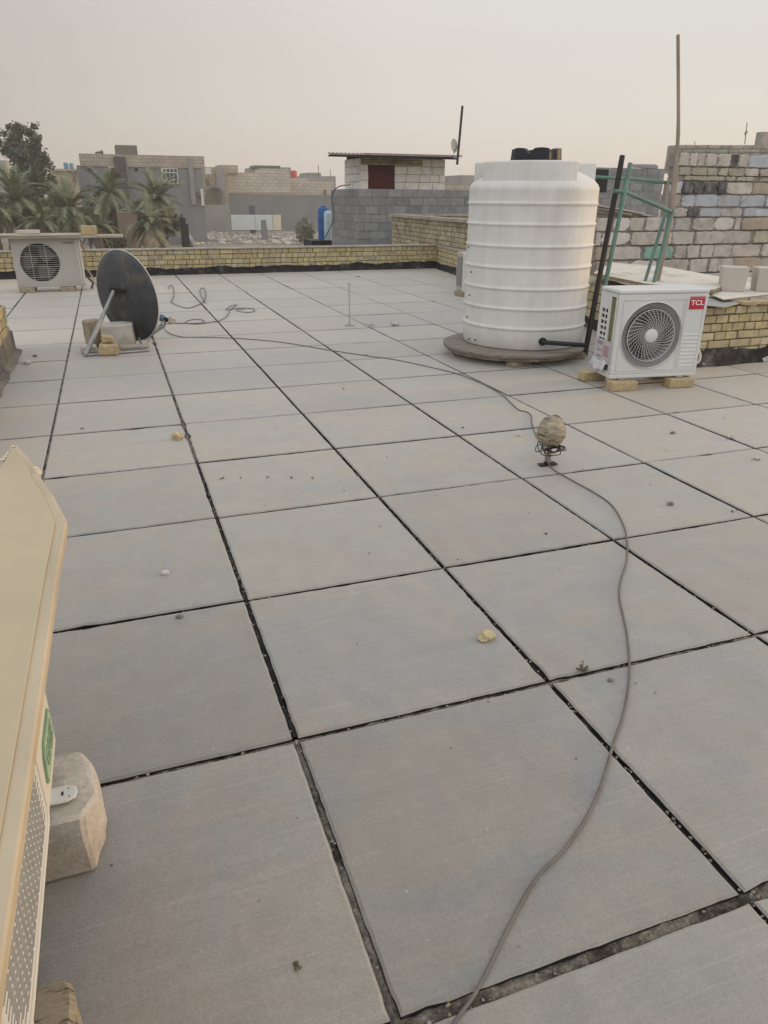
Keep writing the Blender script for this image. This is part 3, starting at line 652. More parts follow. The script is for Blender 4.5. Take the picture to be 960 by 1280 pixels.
# rounded rectangular grille, perforated with staggered slots
gx0, gx1, gz0, gz1, rad = .06, .59, .03, .50, .13
poly = []
for (cx_, cz_, a0) in ((gx1 - .03, gz1 - .03, 0), (gx0 + rad, gz1 - rad, 90), (gx0 + rad, gz0 + rad, 180), (gx1 - .03, gz0 + .03, 270)):
    rr = rad if a0 in (90, 180) else .03
    for k in range(9): a = R(a0 + 90 * k / 8); poly.append(Vector((cx_ + rr * math.cos(a), -.003, cz_ + rr * math.sin(a))))
g = MB(); g.prism(poly, (0, .0025, 0)); g.build('grille_plate', AC_WHITE, NA)
g = MB(); g.tube([q + Vector((0, -.001, 0)) for q in poly], .004, 6, True); g.build('grille_rim', AC_CREAM, NA, smooth=60)
g = MB()
def inside(x, z):
    if not (gx0 + .012 < x < gx1 - .012 and gz0 + .012 < z < gz1 - .012): return False
    for cz_ in (gz0 + rad, gz1 - rad):
        if x < gx0 + rad and ((cz_ == gz0 + rad and z < cz_) or (cz_ == gz1 - rad and z > cz_)):
            return (x - gx0 - rad) ** 2 + (z - cz_) ** 2 < (rad - .012) ** 2
    return True
z = gz0 + .012; row = 0
while z < gz1:
    x = gx0 + (.0 if row % 2 else -.027)
    while x < gx1:
        if inside(x, z) and inside(x + .046, z): g.box(x, x + .047, -.0042, -.0032, z, z + .0024)
        x += .054
    z += .0078; row += 1
g.build('grille_slot', M('slot_dark', (.34, .33, .315), .8, .1, 20, 0), NA)
bp_ = MB(); pts = [(W3 - x, z) for x, z in [(.03, .11), (.045, .125), (.165, .125), (.19, .108), (.205, .055), (.19, .04), (.05, .04), (.03, .055)]]
bp_.prism([(x, -.0035, z) for x, z in pts], (0, .003, 0)); bg = bp_.build('badge', GREEN_L, NA)
bp_ = MB(); bp_.prism([(W3 - .118 + (x - W3 + .118) * .93, -.0052, .0825 + (z - .0825) * .88) for x, z in pts], (0, .0015, 0)); bp_.build('badge_face', M('badge_pale', (.36, .46, .35), .55, .1, 20, 0), bg)
text('badge_letters', 'GREE', .058, GREEN_L, bg, Matrix.Translation((W3 - .115, -.0062, .0825)) @ Matrix.Rotation(R(90), 4, 'X'), .0006, .9)
for x in (W3 - .155, W3 - .66):
    x0 = x; yo = 0 if x > .4 else .05
    b = MB(); b.prism([(x0 - .026, -.026 + yo, -.031), (x0 - .018, -.042 + yo, -.031), (x0, -.047 + yo, -.031), (x0 + .018, -.042 + yo, -.031), (x0 + .026, -.026 + yo, -.031), (x0 + .026, .06, -.031), (x0 - .026, .06, -.031)], (0, 0, .005)); b.box(x0 - .026, x0 + .026, .008 + yo, .06, -.0259, -.0005)
    f = b.build('foot', AC_WHITE, NA, bevel=.002)
    b = MB()
    for dx, dy, r_ in ((0, -.016, .004), (-.012, -.03, .0016), (.013, -.028, .0016)): b.box(x0 + dx - r_ * 1.5, x0 + dx + r_ * 1.5, dy - r_ * .6 + yo, dy + r_ * .6 + yo, -.0258, -.0254)
    b.build('bolt_slot', DARK_IN, f)
def chunk(name, poly, z0, z1, mat, label, cat, amp=.008, seed=0, group=None, sub=4):
    """broken block: extruded polygon, subdivided and roughened"""
    bm = bmesh.new(); a = [bm.verts.new((x, y, z0)) for x, y in poly]; f = bm.faces.new(a)
    ex = bmesh.ops.extrude_face_region(bm, geom=[f]); up = [e for e in ex['geom'] if isinstance(e, bmesh.types.BMVert)]
    zt = z1 if hasattr(z1, '__len__') else [z1] * len(up)
    for k, v in enumerate(up): v.co.z = zt[k % len(zt)]
    bmesh.ops.recalc_face_normals(bm, faces=bm.faces)
    bmesh.ops.bevel(bm, geom=bm.edges[:], offset=amp, segments=1, affect='EDGES')
    bmesh.ops.triangulate(bm, faces=[q for q in bm.faces if len(q.verts) > 4])
    bmesh.ops.subdivide_edges(bm, edges=bm.edges[:], cuts=sub, use_grid_fill=True)
    o_ = Vector((seed * 5.3, seed * 2.2, 1))
    for v in bm.verts:
        q = v.co * 18 + o_; k = Vector((mnoise.noise(q), mnoise.noise(q + Vector((5, 1, 2))), mnoise.noise(q + Vector((1, 7, 3))) * .6)) * amp * .6
        q2 = v.co * 70 + o_; k += Vector((mnoise.noise(q2), mnoise.noise(q2 + Vector((5, 1, 2))), mnoise.noise(q2 + Vector((1, 7, 3))))) * amp * .2
        if v.co.z < z0 + amp * .3: k.z = 0
        v.co += k
    xs = [v.co.x for v in bm.verts]; ys = [v.co.y for v in bm.verts]; c = Vector((sum(xs) / len(xs), sum(ys) / len(ys), z0))
    for v in bm.verts: v.co -= c
    me = bpy.data.meshes.new(name); bm.to_mesh(me); bm.free(); me.materials.append(mat); me.shade_smooth(); me.set_sharp_from_angle(angle=R(32))
    o = bpy.data.objects.new(name, me); col.objects.link(o); o.location = c
    return tag(o, label, cat, group)
chunk('support_block', [(-.1, -.28), (.282, -.275), (.305, -.2), (.31, -.13), (.27, -.045), (-.1, -.04)], .002, [.167, .167, .155, .15, .16, .168], CONC, 'chipped pale concrete block under the far foot of the cream fan unit', 'block', .008, 1)
chunk('support_block', [(-.1, -.90), (.25, -.90), (.272, -.84), (.274, -.645), (.262, -.622), (-.1, -.622)], .002, [.165, .166, .15, .145, .15, .166], M('grooved_block', (.42, .36, .27), .9, .2, 16, .6, 60, c2=(.11, .095, .07), c2scale=1.2, c2lo=.5, c2hi=.58, stretch=(6, 40, 6)), 'worn tan brick block under the near foot of the cream fan unit', 'block', .01, 3)
cp = thing('sun_shade_panel', 'large cream insulated panel with a pointed broken corner laid over the cream fan unit', 'panel', (.1, -.5, .735))
pp = [(.314, -1.6), (.320, -1.07), (.325, -.63), (.328, -.31), (.334, -.074), (.30, .085), (.262, .23), (.255, .285), (.186, .507), (.17, .30), (.10, .20), (-.35, .2), (-.35, -1.6)]
pp = [(x - .1, y + .5) for x, y in pp]
b = MB(); b.prism([(x, y, .003) for x, y in pp], (0, 0, .022)); b.build('panel_core', CREAM_ED, cp, bevel=.003)
def inset(pp, s): return [(x if i else x, y) for i, (x, y) in enumerate(pp)]
tp_ = [(.296, -1.6), (.301, -1.07), (.305, -.63), (.308, -.31), (.313, -.09), (.285, .065), (.247, .21), (.24, .262), (.182, .47), (.168, .285), (.10, .19), (-.34, .19), (-.34, -1.6)]
b = MB(); b.prism([(x - .1, y + .5, .0255) for x, y in tp_], (0, 0, .003)); b.build('panel_skin', CREAM, cp, bevel=.001)
FOAM = M('foam_crumb', (.6, .52, .38), .9, .1, 30, .3, 90)
for a_, b_, n_ in (((.262, .24, .024), (.245, .30, .024), 9), ((.18, .49, .024), (.165, .36, .024), 6)):
    for k in range(n_):
        q = Vector(a_).lerp(Vector(b_), k / n_ + random.uniform(0, .1)) - Vector((.1, -.5, 0)); b = MB(); b.rock(q, random.uniform(.004, .010), (1, 1, .6), k + n_, .5, 1); b.build('foam_crumb', FOAM, cp)

# ------------------------------------------------------------------ satellite dish
DC = Vector((.595, 6.133, .475)); DN = Vector((.70, .698, .108)).normalized()
dish = thing('satellite_dish', 'dark grey satellite dish seen from behind on a rail weighted with broken blocks', 'satellite dish', (.42, 5.85, 0))
O = Vector((.42, 5.85, 0))
dx_ = DN.cross(Vector((0, 0, 1))).normalized(); dz_ = dx_.cross(DN).normalized()
T = Matrix(((dx_.x, dz_.x, DN.x, DC.x - O.x), (dx_.y, dz_.y, DN.y, DC.y - O.y), (dx_.z, dz_.z, DN.z, DC.z - O.z), (0, 0, 0, 1)))
b = MB(); rx, rz_ = .372, .43; prof = []
vs = []; n = 72; rad_ = [0.001] + [i / 10 for i in range(1, 11)]
for f in rad_:
    for k in range(n): a = 2 * math.pi * k / n; vs.append(T @ Vector((rx * f * math.cos(a), rz_ * f * math.sin(a), -.085 + .085 * f * f)))
b.add(vs, [(q * n + k, q * n + (k + 1) % n, (q + 1) * n + (k + 1) % n, (q + 1) * n + k) for q in range(10) for k in range(n)])
o = b.build('reflector', DISH, dish, smooth=60); md = o.modifiers.new('s', 'SOLIDIFY'); md.thickness = .003
b = MB(); b.tube([T @ Vector((rx * math.cos(2 * math.pi * k / 96), rz_ * math.sin(2 * math.pi * k / 96), .003)) for k in range(96)], .007, 6, True); b.build('rim', RIM, dish, smooth=60)
hub = T @ Vector((-.05, .07, -.11)); foot = atz(107, 444, .015) - O; rr_ = atz(186, 438, .012) - O
b = MB(); b.tube([foot, foot.lerp(hub, .62)], .021, 10); b.tube([foot.lerp(hub, .58), hub], .016, 10); b.build('strut', GALV, dish, smooth=40)
b = MB(); b.box(-.085, .085, -.012, .012, -.115, -.08, 0, T @ Matrix.Translation((-.02, .08, 0))); b.tube([T @ Vector((-.1, .095, -.1)), T @ Vector((-.06, .075, -.12))], .008, 6); b.tube([T @ Vector((.06, .08, -.12)), T @ Vector((.09, .08, -.09))], .012, 6); b.build('bracket', BLACK_M, dish)
b = MB(); b.tube([foot + Vector((-.02, 0, 0)), rr_], .012, 6); bot_ = T @ Vector((.06, -.40, -.02)); b.tube([bot_, Vector((bot_.x + .02, bot_.y - .12, .012))], .014, 8); b.build('base_rail', GALV, dish)
lnb = atd(207, 400, 7.22) - O
b = MB(); st_ = T @ Vector((.1, -.42, .0)); b.tube([st_, lnb + Vector((-.02, -.01, -.06)), lnb], .011, 8); b.tube([T @ Vector((.2, -.36, 0)), lnb + Vector((-.03, 0, -.02))], .007, 6); b.build('feed_arm', GALV, dish, smooth=40)
b = MB(); b.tube([lnb + Vector((-.055, -.01, .028)), lnb + Vector((-.015, -.012, .018))], .034, 14); l1 = b.build('receiver_cap', M('receiver_blue', (.13, .19, .24), .5, .05, 5, 0), dish, smooth=40)
b = MB(); b.tube([lnb + Vector((-.012, -.012, .018)), lnb + Vector((.03, -.03, -.005))], .02, 12); b.build('receiver_neck', BLACK_PL, dish, smooth=40)
b = MB(); b.box(-.035, .035, -.025, .025, -.03, .03, 0, Matrix.Translation(lnb + Vector((.06, -.03, .0))) @ Matrix.Rotation(R(30), 4, 'Y')); b.build('receiver_body', M('receiver_cream', (.5, .45, .37), .5, .05, 5, 0), dish, bevel=.008)

def gp(x, y): q = atz(x, y); return (q.x, q.y)
a = atz(128, 438); bx = atz(171, 436)
chunk('weight_block', [(a.x + .02, a.y - .0), (bx.x - .02, bx.y), (bx.x + .01, bx.y + .2), (a.x, a.y + .22)], .001, [.225, .235, .24, .235], CONC, 'pale concrete block standing behind the dish strut', 'block', .009, 5)
chunk('weight_block', [(a.x - .10, a.y + .14), (a.x + .03, a.y + .235), (a.x - .02, a.y + .36), (a.x - .16, a.y + .28)], .001, .255, BRICK_OLD, 'tall broken tan block at the back left of the dish base', 'block', .012, 6)
q = atz(137, 445)
chunk('weight_block', [(q.x - .085, q.y), (q.x + .08, q.y - .01), (q.x + .085, q.y + .10), (q.x - .06, q.y + .105)], .001, [.11, .10, .10, .12], BRICK_P, 'broken yellow brick in front of the pale block at the dish foot', 'block', .012, 7)
chunk('weight_block', [(q.x - .05, q.y + .01), (q.x + .05, q.y + .015), (q.x + .05, q.y + .10), (q.x - .05, q.y + .1)], .119, [.19, .175, .175, .185], BRICK_P, 'yellow brick piece lying on the broken yellow brick at the dish foot', 'block', .01, 8)
q = atz(113, 443)
chunk('weight_block', [(q.x - .08, q.y + .02), (q.x + .07, q.y + .01), (q.x + .06, q.y + .13), (q.x - .07, q.y + .12)], .001, .075, CONC, 'small grey stone lump under the foot of the dish strut', 'stone', .014, 9)
q = atz(166, 441)
chunk('weight_block', [(q.x - .11, q.y + .02), (q.x + .13, q.y + .0), (q.x + .16, q.y + .08), (q.x - .1, q.y + .12)], .026, .065, COPING, 'flat grey stone slab lying on the dish rail', 'stone', .01, 10)
q = atz(153, 441)
chunk('weight_block', [(q.x - .03, q.y - .0), (q.x + .03, q.y), (q.x + .03, q.y + .05), (q.x - .03, q.y + .05)], .001, .035, CONC, 'small pebble beside the slab under the dish', 'stone', .01, 11)

# ------------------------------------------------------------------ cables on the floor
def cable(pxs, r, mat, label, z=None, n=5, name='cable'):
    pts = []
    for q in pxs:
        zz = q[2] if len(q) > 2 else r + .001; v = atz(q[0], q[1], zz); pts.append(v)
    mb = MB(); mb.tube(smooth_path(pts, n), r, 8)
    return solo(mb, name, mat, label, 'cable', smooth=60)
cable([(555, 1300), (572, 1272), (592, 1245), (612, 1207), (640, 1150), (670, 1098), (702, 1065), (731, 1025), (752, 980), (766, 932), (780, 890), (787, 840), (784, 795), (779, 770), (774, 745), (776, 725), (783, 702), (784, 680), (780, 658), (766, 633), (745, 617), (718, 602), (692, 587), (685, 578, .02), (682, 574, .03), (681, 562), (671, 546), (665, 530), (664, 520), (659, 515), (648, 512), (638, 503), (627, 493), (608, 482), (590, 474), (571, 467), (534, 458), (496, 450), (461, 445), (414, 438), (374, 431), (336, 426), (289, 422.5), (250, 421.5), (227, 421), (211, 416), (203, 408), (201, 404, .12)], .0040, CABLE, 'long grey cable snaking across the tiles past the wrapped lamp to the dish')
cable([(184, 428, .03), (190, 419), (199, 410), (203, 406), (215, 404), (230, 404), (252, 404), (255, 401), (248, 399), (238, 400), (232, 403), (245, 405), (262, 403), (275, 400.5), (283, 396), (286, 391), (288, 387), (294, 383), (296, 381), (290, 382), (283, 386), (284, 387.5), (292, 386), (305, 385), (316, 386), (318, 389), (310, 390.5), (298, 389), (296, 387), (306, 386.5)], .0045, M('thin_cable', (.13, .12, .11), .6, .2, 20, 0), 'thin dark cable with small coils on the tiles right of the dish')
cable([(211, 361), (211.5, 357.5), (215, 357), (217, 362), (217, 370), (214, 377), (216, 379), (225, 383), (236, 385), (248, 381), (255, 376), (257, 368), (255.5, 361), (252, 360), (250, 364), (252, 371), (257, 379)], .0052, M('brown_hose', (.17, .14, .11), .7, .2, 20, 0), 'brown looped hose lying near the far parapet behind the dish', name='hose')

# ------------------------------------------------------------------ wrapped lamp on its stub pipe
LP = atz(685, 581); lp = thing('wrapped_lamp', 'bulb shaped bundle bound in tan tape on a stub pipe with coiled black wire', 'lamp', LP)
b = MB(); b.tube([(0, 0, 0), (0, 0, .125)], .013, 10); b.tube([(0, 0, .02), (0, 0, .03)], .018, 10); b.tube([(0, 0, .05), (0, 0, .058)], .016, 10); b.build('stub_pipe', M('flaking_pipe', (.28, .25, .21), .8, .4, 60, .4, 90), lp, smooth=40)
b = MB(); b.box(-.055, .05, -.02, .02, .0008, .008, .002); b.box(-.02, .035, -.035, .015, .0085, .016, .002); b.build('base_plate', BLACK_M, lp)
bm = MB(); n = 40; vs = []; rows = 26
for q in range(rows + 1):
    t = q / rows; th = math.pi * t; r0 = .077 * (math.sin(th) ** .8 if 0 < t < 1 else 0) * (1 + .10 * math.cos(th)); z = .196 - .083 * math.cos(th)
    if t < .2: r0 = max(r0, .026)
    for k in range(n):
        a = 2 * math.pi * k / n; v = Vector((math.cos(a), math.sin(a), z * 12)); w = 1 + .07 * mnoise.noise(Vector((math.cos(a) * 2.2, math.sin(a) * 2.2, z * 55))) + .13 * mnoise.noise(Vector((math.cos(a) * 1.3, math.sin(a) * 1.3, z * 16 + 3))) + .05 * mnoise.noise(Vector((math.cos(a) * 6, math.sin(a) * 6, z * 70)))
        vs.append((r0 * w * math.cos(a), r0 * w * math.sin(a), z))
bm.add(vs, [(q * n + k, q * n + (k + 1) % n, (q + 1) * n + (k + 1) % n, (q + 1) * n + k) for q in range(rows) for k in range(n)])
bm.rock((.05, .045, .245), .03, (1.2, 1, .8), 77, .6, 2)
bun = bm.build('wrapped_bundle', BURLAP, lp, smooth=70)
bw = MB()
for k in range(4):  # tape edges and binding round the bundle
    ph = k * 1.1; zc = .135 + .02 * k; tilt = random.uniform(-.04, .04); pts = []
    for q in range(32):
        a = 2 * math.pi * q / 32; z = zc + tilt * math.cos(a + ph); c_ = (.196 - z) / .083; th = math.acos(max(-1, min(1, c_))); rr = max(.02, .078 * math.sin(th) ** .8 * (1 + .10 * math.cos(th))); pts.append((rr * math.cos(a), rr * math.sin(a), z))
    bw.tube(pts, .0035, 5, True)
bw.build('binding', M('binding_tape', (.36, .30, .21), .8, .25, 30, .3, 60), bun, smooth=60)
bw = MB()
for k in range(6):
    ph = random.uniform(0, 6.28); r0 = random.uniform(.05, .08); cx_ = random.uniform(-.015, .03); ti = random.uniform(-.45, .45); pts = []
    for q in range(28): a = 2 * math.pi * q / 28; pts.append((cx_ + r0 * math.cos(a) * .95, r0 * .8 * math.sin(a), .098 + ti * r0 * math.sin(a + ph) + .008 * math.sin(3 * a + ph)))
    bw.tube(pts, .0027, 5, True)
bw.tube(smooth_path([(.0, -.03, .13), (.05, -.05, .12), (.075, -.02, .085), (.03, .01, .07), (-.05, -.03, .085), (-.03, -.04, .13)]), .0032, 5)
bw.build('wire_coil', BLACK_M, lp, smooth=60)

# thin stick on a round foot
SP = atz(437, 407); sp = thing('stub_stand', 'thin pale rod standing on a small round base in the middle of the roof', 'stand', SP)
b = MB(); b.tube([(0, 0, .01), (0, 0, .45)], .0085, 8); b.build('rod', AC_OLD, sp, smooth=40)
b = MB(); b.lathe([(.055, .0005), (.055, .008), (.02, .016), (.012, .03)], 20); b.build('base', GALV, sp, smooth=40)
b = MB(); b.box(-.014, .014, -.014, .014, .4505, .47, .002); b.build('cap', AC_OLD, sp)

# ------------------------------------------------------------------ loose stones, twigs and litter on the tiles
def stone(x, y, r, mat, label, sq=(1.2, .9, .7), seed=0, cat='stone'):
    q = atz(x, y); mb = MB(); mb.rock((q.x, q.y, r * .5), r, sq, seed, .35, 3); return solo(mb, 'stone', mat, label, cat, smooth=25)
stone(608, 799, .026, STONE_Y, 'yellowish stone lying alone on a tile in the middle foreground', seed=1)
stone(222, 549, .032, STONE_Y, 'yellow stone lying beside the joint at left, well before the dish', (1, .8, .9), seed=2)
stone(206, 718, .014, STONE_W, 'small white pebble on the tile left of centre', seed=3)
stone(225, 772, .011, M('grey_pebble', (.2, .19, .18), .9, .2, 60, .4, 120), 'small grey pebble just below the white pebble', seed=4)
stone(34, 455, .03, STONE_W, 'white broken lump on the tile by the left parapet foot', seed=5)
stone(44, 446, .018, M('grey_pebble', (.2, .19, .18)), 'dark pebble behind the white lump near the left parapet', seed=6)
stone(457, 444, .02, STONE_W, 'pale crumb lying on the cable in the middle of the roof', seed=7)
stone(495, 407, .03, STONE_W, 'pale scrap by the joint right of the thin rod', seed=8)
stone(877, 458, .028, STONE_W, 'white lump at the wall foot beside the red-badged fan unit', seed=9)
stone(957, 452, .04, STONE_W, 'pale stone against the black wall foot at the right edge', seed=10)
stone(838, 631, .014, M('grey_pebble', (.2, .19, .18)), 'dark pebble on the tile right of the wrapped lamp', seed=11)
stone(841, 542, .013, M('grey_pebble', (.2, .19, .18)), 'dark pebble on the tile before the red-badged fan unit', seed=12)
stone(912, 547, .02, STONE_W, 'pale chip by a joint at the right side', seed=13)
stone(763, 851, .008, M('grey_pebble', (.2, .19, .18)), 'tiny dark pebble below the twig in the foreground', seed=14)
stone(448, 346, .035, STONE_W, 'white crumb at the foot of the far parapet', seed=15)
stone(649, 545, .012, STONE_W, 'small white chip left of the wrapped lamp', seed=16)
def twig(x, y, label, s=.03, n=7, up=.8, seed=0):
    rnd = random.Random(seed); q = atz(x, y); mb = MB()
    for k in range(n):
        a = rnd.uniform(0, 6.28); l = s * rnd.uniform(.5, 1.2); u = rnd.uniform(.2, 1) * up
        e = Vector((q.x + l * math.cos(a), q.y + l * math.sin(a), .002 + l * u)); m_ = Vector((q.x, q.y, .002)).lerp(e, .5) + Vector((0, 0, .004))
        mb.tube([(q.x, q.y, .001), m_, e], .0014, 4)
        for w in range(4): c = Vector((q.x, q.y, .002)).lerp(e, rnd.uniform(.3, 1)); mb.rock(c, rnd.uniform(.002, .005), (1, .6, .5), k * 7 + w, .4, 1)
    return solo(mb, 'dry_weed', DRY, label, 'weed', origin=(q.x, q.y, 0))
twig(728, 839, 'small dry weed growing from the joint in the foreground', .022, 14, .9, 3)
twig(370, 1208, 'tiny dry sprig on the tile at the bottom of the picture', .012, 5, .4, 4)
twig(278, 598, 'dry leaf scrap on the tile left of centre, first of the row', .018, 3, .1, 5)
twig(300, 597, 'dry leaf scrap on the tile, second in the row', .010, 3, .1, 6)
twig(334, 597, 'dry leaf scrap on the tile, third in the row', .009, 3, .1, 7)
twig(365, 598, 'dry upright leaf scrap on the tile, fourth in the row', .014, 3, .5, 8)
twig(392, 598, 'dry leaf scrap on the tile, last of the row', .013, 3, .2, 9)
twig(463, 408, 'small dry sprig on the tile right of the thin rod', .05, 5, .9, 10)
twig(492, 408, 'dry tuft by the tile joint right of the thin rod', .05, 7, 1.0, 11)
twig(105, 536, 'flat dark leaf on a tile at the left', .025, 2, .1, 12)
twig(430, 487, 'thin dry stalk lying on a tile in the middle', .05, 2, .05, 13)
twig(915, 640, 'fleck of dry leaf on the right hand tiles', .012, 3, .2, 14)
twig(946, 576, 'dry leaf bits at the right edge of the picture', .03, 4, .3, 15)
twig(683, 668, 'tiny dry fleck in front of the wrapped lamp', .01, 3, .2, 16)
twig(580, 535, 'short straw on the tile left of the wrapped lamp', .02, 2, .1, 17)

# ------------------------------------------------------------------ right side: boards, blocks, rack, poles
def board(name, pxs, z, t, label, mats=(PLY, PLY_E)):
    c = [atz(x, y, z) for x, y in pxs]
    th = thing(name, label, 'board', (c[0].x, c[0].y, z - t))
    O = Vector((c[0].x, c[0].y, 0)); b = MB(); b.prism([(q.x - O.x, q.y - O.y, .001) for q in c], (0, 0, t - .004)); b.build('core', mats[1], th)
    b = MB(); b.prism([(q.x - O.x, q.y - O.y, t - .0028) for q in c], (0, 0, .0028)); b.build('face', mats[0], th)
    return th
board('board', [(742, 341), (806, 354), (892, 362), (922, 349), (896, 345), (830, 333), (765, 328)], .61, .035, 'large off-white board lying on the wall behind the red-badged fan unit')
board('board', [(868, 352), (884, 366), (904, 374), (960, 368), (1060, 360), (1060, 346), (900, 347)], .565, .012, 'sagging off-white sheet on the right wall carrying two beige blocks')
board('board', [(872, 370), (880, 381), (905, 384), (925, 379), (905, 372)], .535, .008, 'small grey sheet end under the sagging sheet on the wall', (M('grey_sheet', (.33, .33, .33), .7, .1, 5, .1, 40), PLY_E))
def taper_block(x0, x1, ybase, ytop, z0, label, dep, k):
    a = atz(x0, ybase, z0); b_ = atz(x1, ybase + 1.0, z0); h = .0
    top = aty(x0, ytop, a.y).z
    d = (b_ - a); d.z = 0; d.normalize(); nr = Vector((-d.y, d.x, 0)); w = (b_ - a).length; f = 1.12
    T = Matrix(((d.x, nr.x, 0, a.x), (d.y, nr.y, 0, a.y), (0, 0, 1, z0), (0, 0, 0, 1))); hh = top - z0
    e = w * (f - 1) / 2
    mb = MB(); mb.hexa([T @ Vector(q) for q in ((0, 0, .001), (w, 0, .001), (w, dep, .001), (0, dep, .001), (-e, -e, hh), (w + e, -e, hh), (w + e, dep + e, hh), (-e, dep + e, hh))])
    solo(mb, 'beige_block', BEIGE_B, label, 'block', 'beige blocks on the wall', bevel=.006, seg=2)
taper_block(901, 930, 364, 334, .565, 'tapered beige block on the sagging sheet, the left of the pair', .2, 0)
taper_block(945, 985, 364.5, 335, .565, 'tapered beige block on the sagging sheet, cut by the right picture edge', .2, 1)
for k, (x0, x1, y, lab) in enumerate(((928, 946, 382, 'broken yellow brick bit on the wall top under the sheet, left one'), (946, 975, 381, 'broken yellow brick under the sheet at the right picture edge'))):
    a = atz(x0, y, .517); b_ = atz(x1, y, .517); chunk('broken_brick', [(a.x, a.y), (b_.x, b_.y), (b_.x + .03, b_.y + .1), (a.x + .02, a.y + .1)], .517, [.55, .551, .55, .551], BRICK_P, lab, 'brick', .006, 20 + k, 'broken bricks on the right wall')
rk = thing('pipe_rack', 'turquoise painted pipe frame leaning behind the red-badged fan unit and tank', 'rack', atd(757, 356, 6.9))
RO = rk.location.copy()
def pipe(name, pts, r, mat, parent, O): b = MB(); b.tube([Vector(q) - O for q in pts], r, 10); return b.build(name, mat, parent, smooth=40)
pipe('post', [atd(788, 204, 6.75), atd(773, 278, 6.83), atd(756, 358, 6.9)], .0215, TURQ, rk, RO)
pipe('post', [atd(833, 262, 7.3), atd(806, 353, 7.35)], .017, TURQ, rk, RO)
pipe('post', [atd(841, 262, 7.2), atd(817, 354, 7.25)], .020, TURQ, rk, RO)
pipe('top_bar', [atd(742, 221, 7.5), atd(790, 224, 7.45), atd(842, 229, 7.4)], .017, TURQ, rk, RO)
pipe('slanting_bar', [atd(768, 239, 6.75), atd(782, 240, 6.8), atd(842, 266, 7.22)], .019, TURQ, rk, RO)
pipe('brace', [atd(836, 222, 7.35), atd(832, 262, 7.3)], .014, POLEWOOD, rk, RO)
b = MB(); bz = atz(731, 444, 0); q1 = atd(778, 195, 6.75); b.tube([bz, bz.lerp(q1, .5), q1], .026, 10)
solo(b, 'black_pole', BLACK_M, 'black pipe leaning between the tank and the red-badged fan unit', 'pole', smooth=40, origin=tuple(bz))
b = MB(); q = [atd(847.5, 44, 7.2), atd(848, 150, 7.25), atd(846, 192, 7.28), atd(840, 258, 7.32), atd(830, 310, 7.36), atd(821, 352, 7.4)]
b.tube(smooth_path(q, 5), [.017] * 6 + [.019] * 6 + [.03] * 14, 10); solo(b, 'wooden_pole', POLEWOOD, 'very tall bare wooden pole rising above the turquoise rack', 'pole', smooth=50, origin=tuple(q[-1]))

# stone wall of reclaimed blocks
def stone_wall(name, label, Y, courses, thick=.22, seed=1, mortar=MORTAR_G):
    rnd = random.Random(seed); mb = MB(); core = MB()
    for (x0, x1, yt, yb, blocks) in courses:
        a = aty(x0, (yt + yb) / 2, Y).x; b_ = aty(x1, (yt + yb) / 2, Y).x
        zt = aty((x0 + x1) / 2, yt, Y).z; zb = aty((x0 + x1) / 2, yb, Y).z
        xs = []
        if blocks:
            for (p0, p1, mi) in blocks: xs.append((aty(p0, (yt + yb) / 2, Y).x, aty(p1, (yt + yb) / 2, Y).x, mi))
            x = xs[-1][1]; fx = xs[0][0]
        else: x = a
        while x < b_:
            l = rnd.uniform(.2, .42); xs.append((x, min(b_, x + l), rnd.choice([0, 0, 0, 0, 1, 5]))); x += l
        for (u, v, mi) in xs:
            w = v - u; g = .006; h = zt - zb; ro = rnd.uniform(-.012, .012); n = 16; poly = []
            cx_, cz_ = (u + v) / 2, (zt + zb) / 2; hw, hh = w / 2 - g, h / 2 - g * .7; e = rnd.uniform(8, 16) if mi != 4 else 3.2
            for k in range(24):
                t = 2 * math.pi * k / 24; c_, s_ = math.cos(t), math.sin(t); r = (abs(c_) ** e + abs(s_) ** e) ** (-1 / e)
                jx = .012 * rnd.uniform(-1, 1); jz = .007 * rnd.uniform(-1, 1)
                sk = .06 * (cz_ - zb) if mi != 4 else .3 * s_ * r * hh
                poly.append(Vector((cx_ + c_ * r * hw * (1 if abs(c_) < .98 else 1) + jx + (sk if mi == 4 else 0), Y + ro, cz_ + s_ * r * hh + jz)))
            o = len(mb.v); mb.cur = mi
            fr = [p + Vector((0, .006, 0)) for p in poly]; ctr = Vector((cx_, 0, cz_))
            ins = [Vector((cx_ + (p.x - cx_) * .93, p.y - .006 + rnd.uniform(-.003, .003), cz_ + (p.z - cz_) * .9)) for p in poly]; bk = [p + Vector((0, .1, 0)) for p in poly]
            n = len(poly); mb.add(bk + fr + ins, [(k, (k + 1) % n, (k + 1) % n + n, k + n) for k in range(n)] + [(k + n, (k + 1) % n + n, (k + 1) % n + 2 * n, k + 2 * n) for k in range(n)] + [tuple(range(2 * n, 3 * n))])
        core.box(a + .01, b_, Y + .018, Y + thick, zb - .004, zt + .001 if zt > zb else zb)
    th = thing(name, label, 'wall', (aty(courses[-1][0], 300, Y).x, Y, 0)); L0 = th.location
    for m_ in (mb, core): m_.v = [(p[0] - L0[0], p[1] - L0[1], p[2]) for p in m_.v]
    mb.build('blocks', STONES, th, smooth=30); core.build('mortar_core', mortar, th)
    return th
XR = 1060
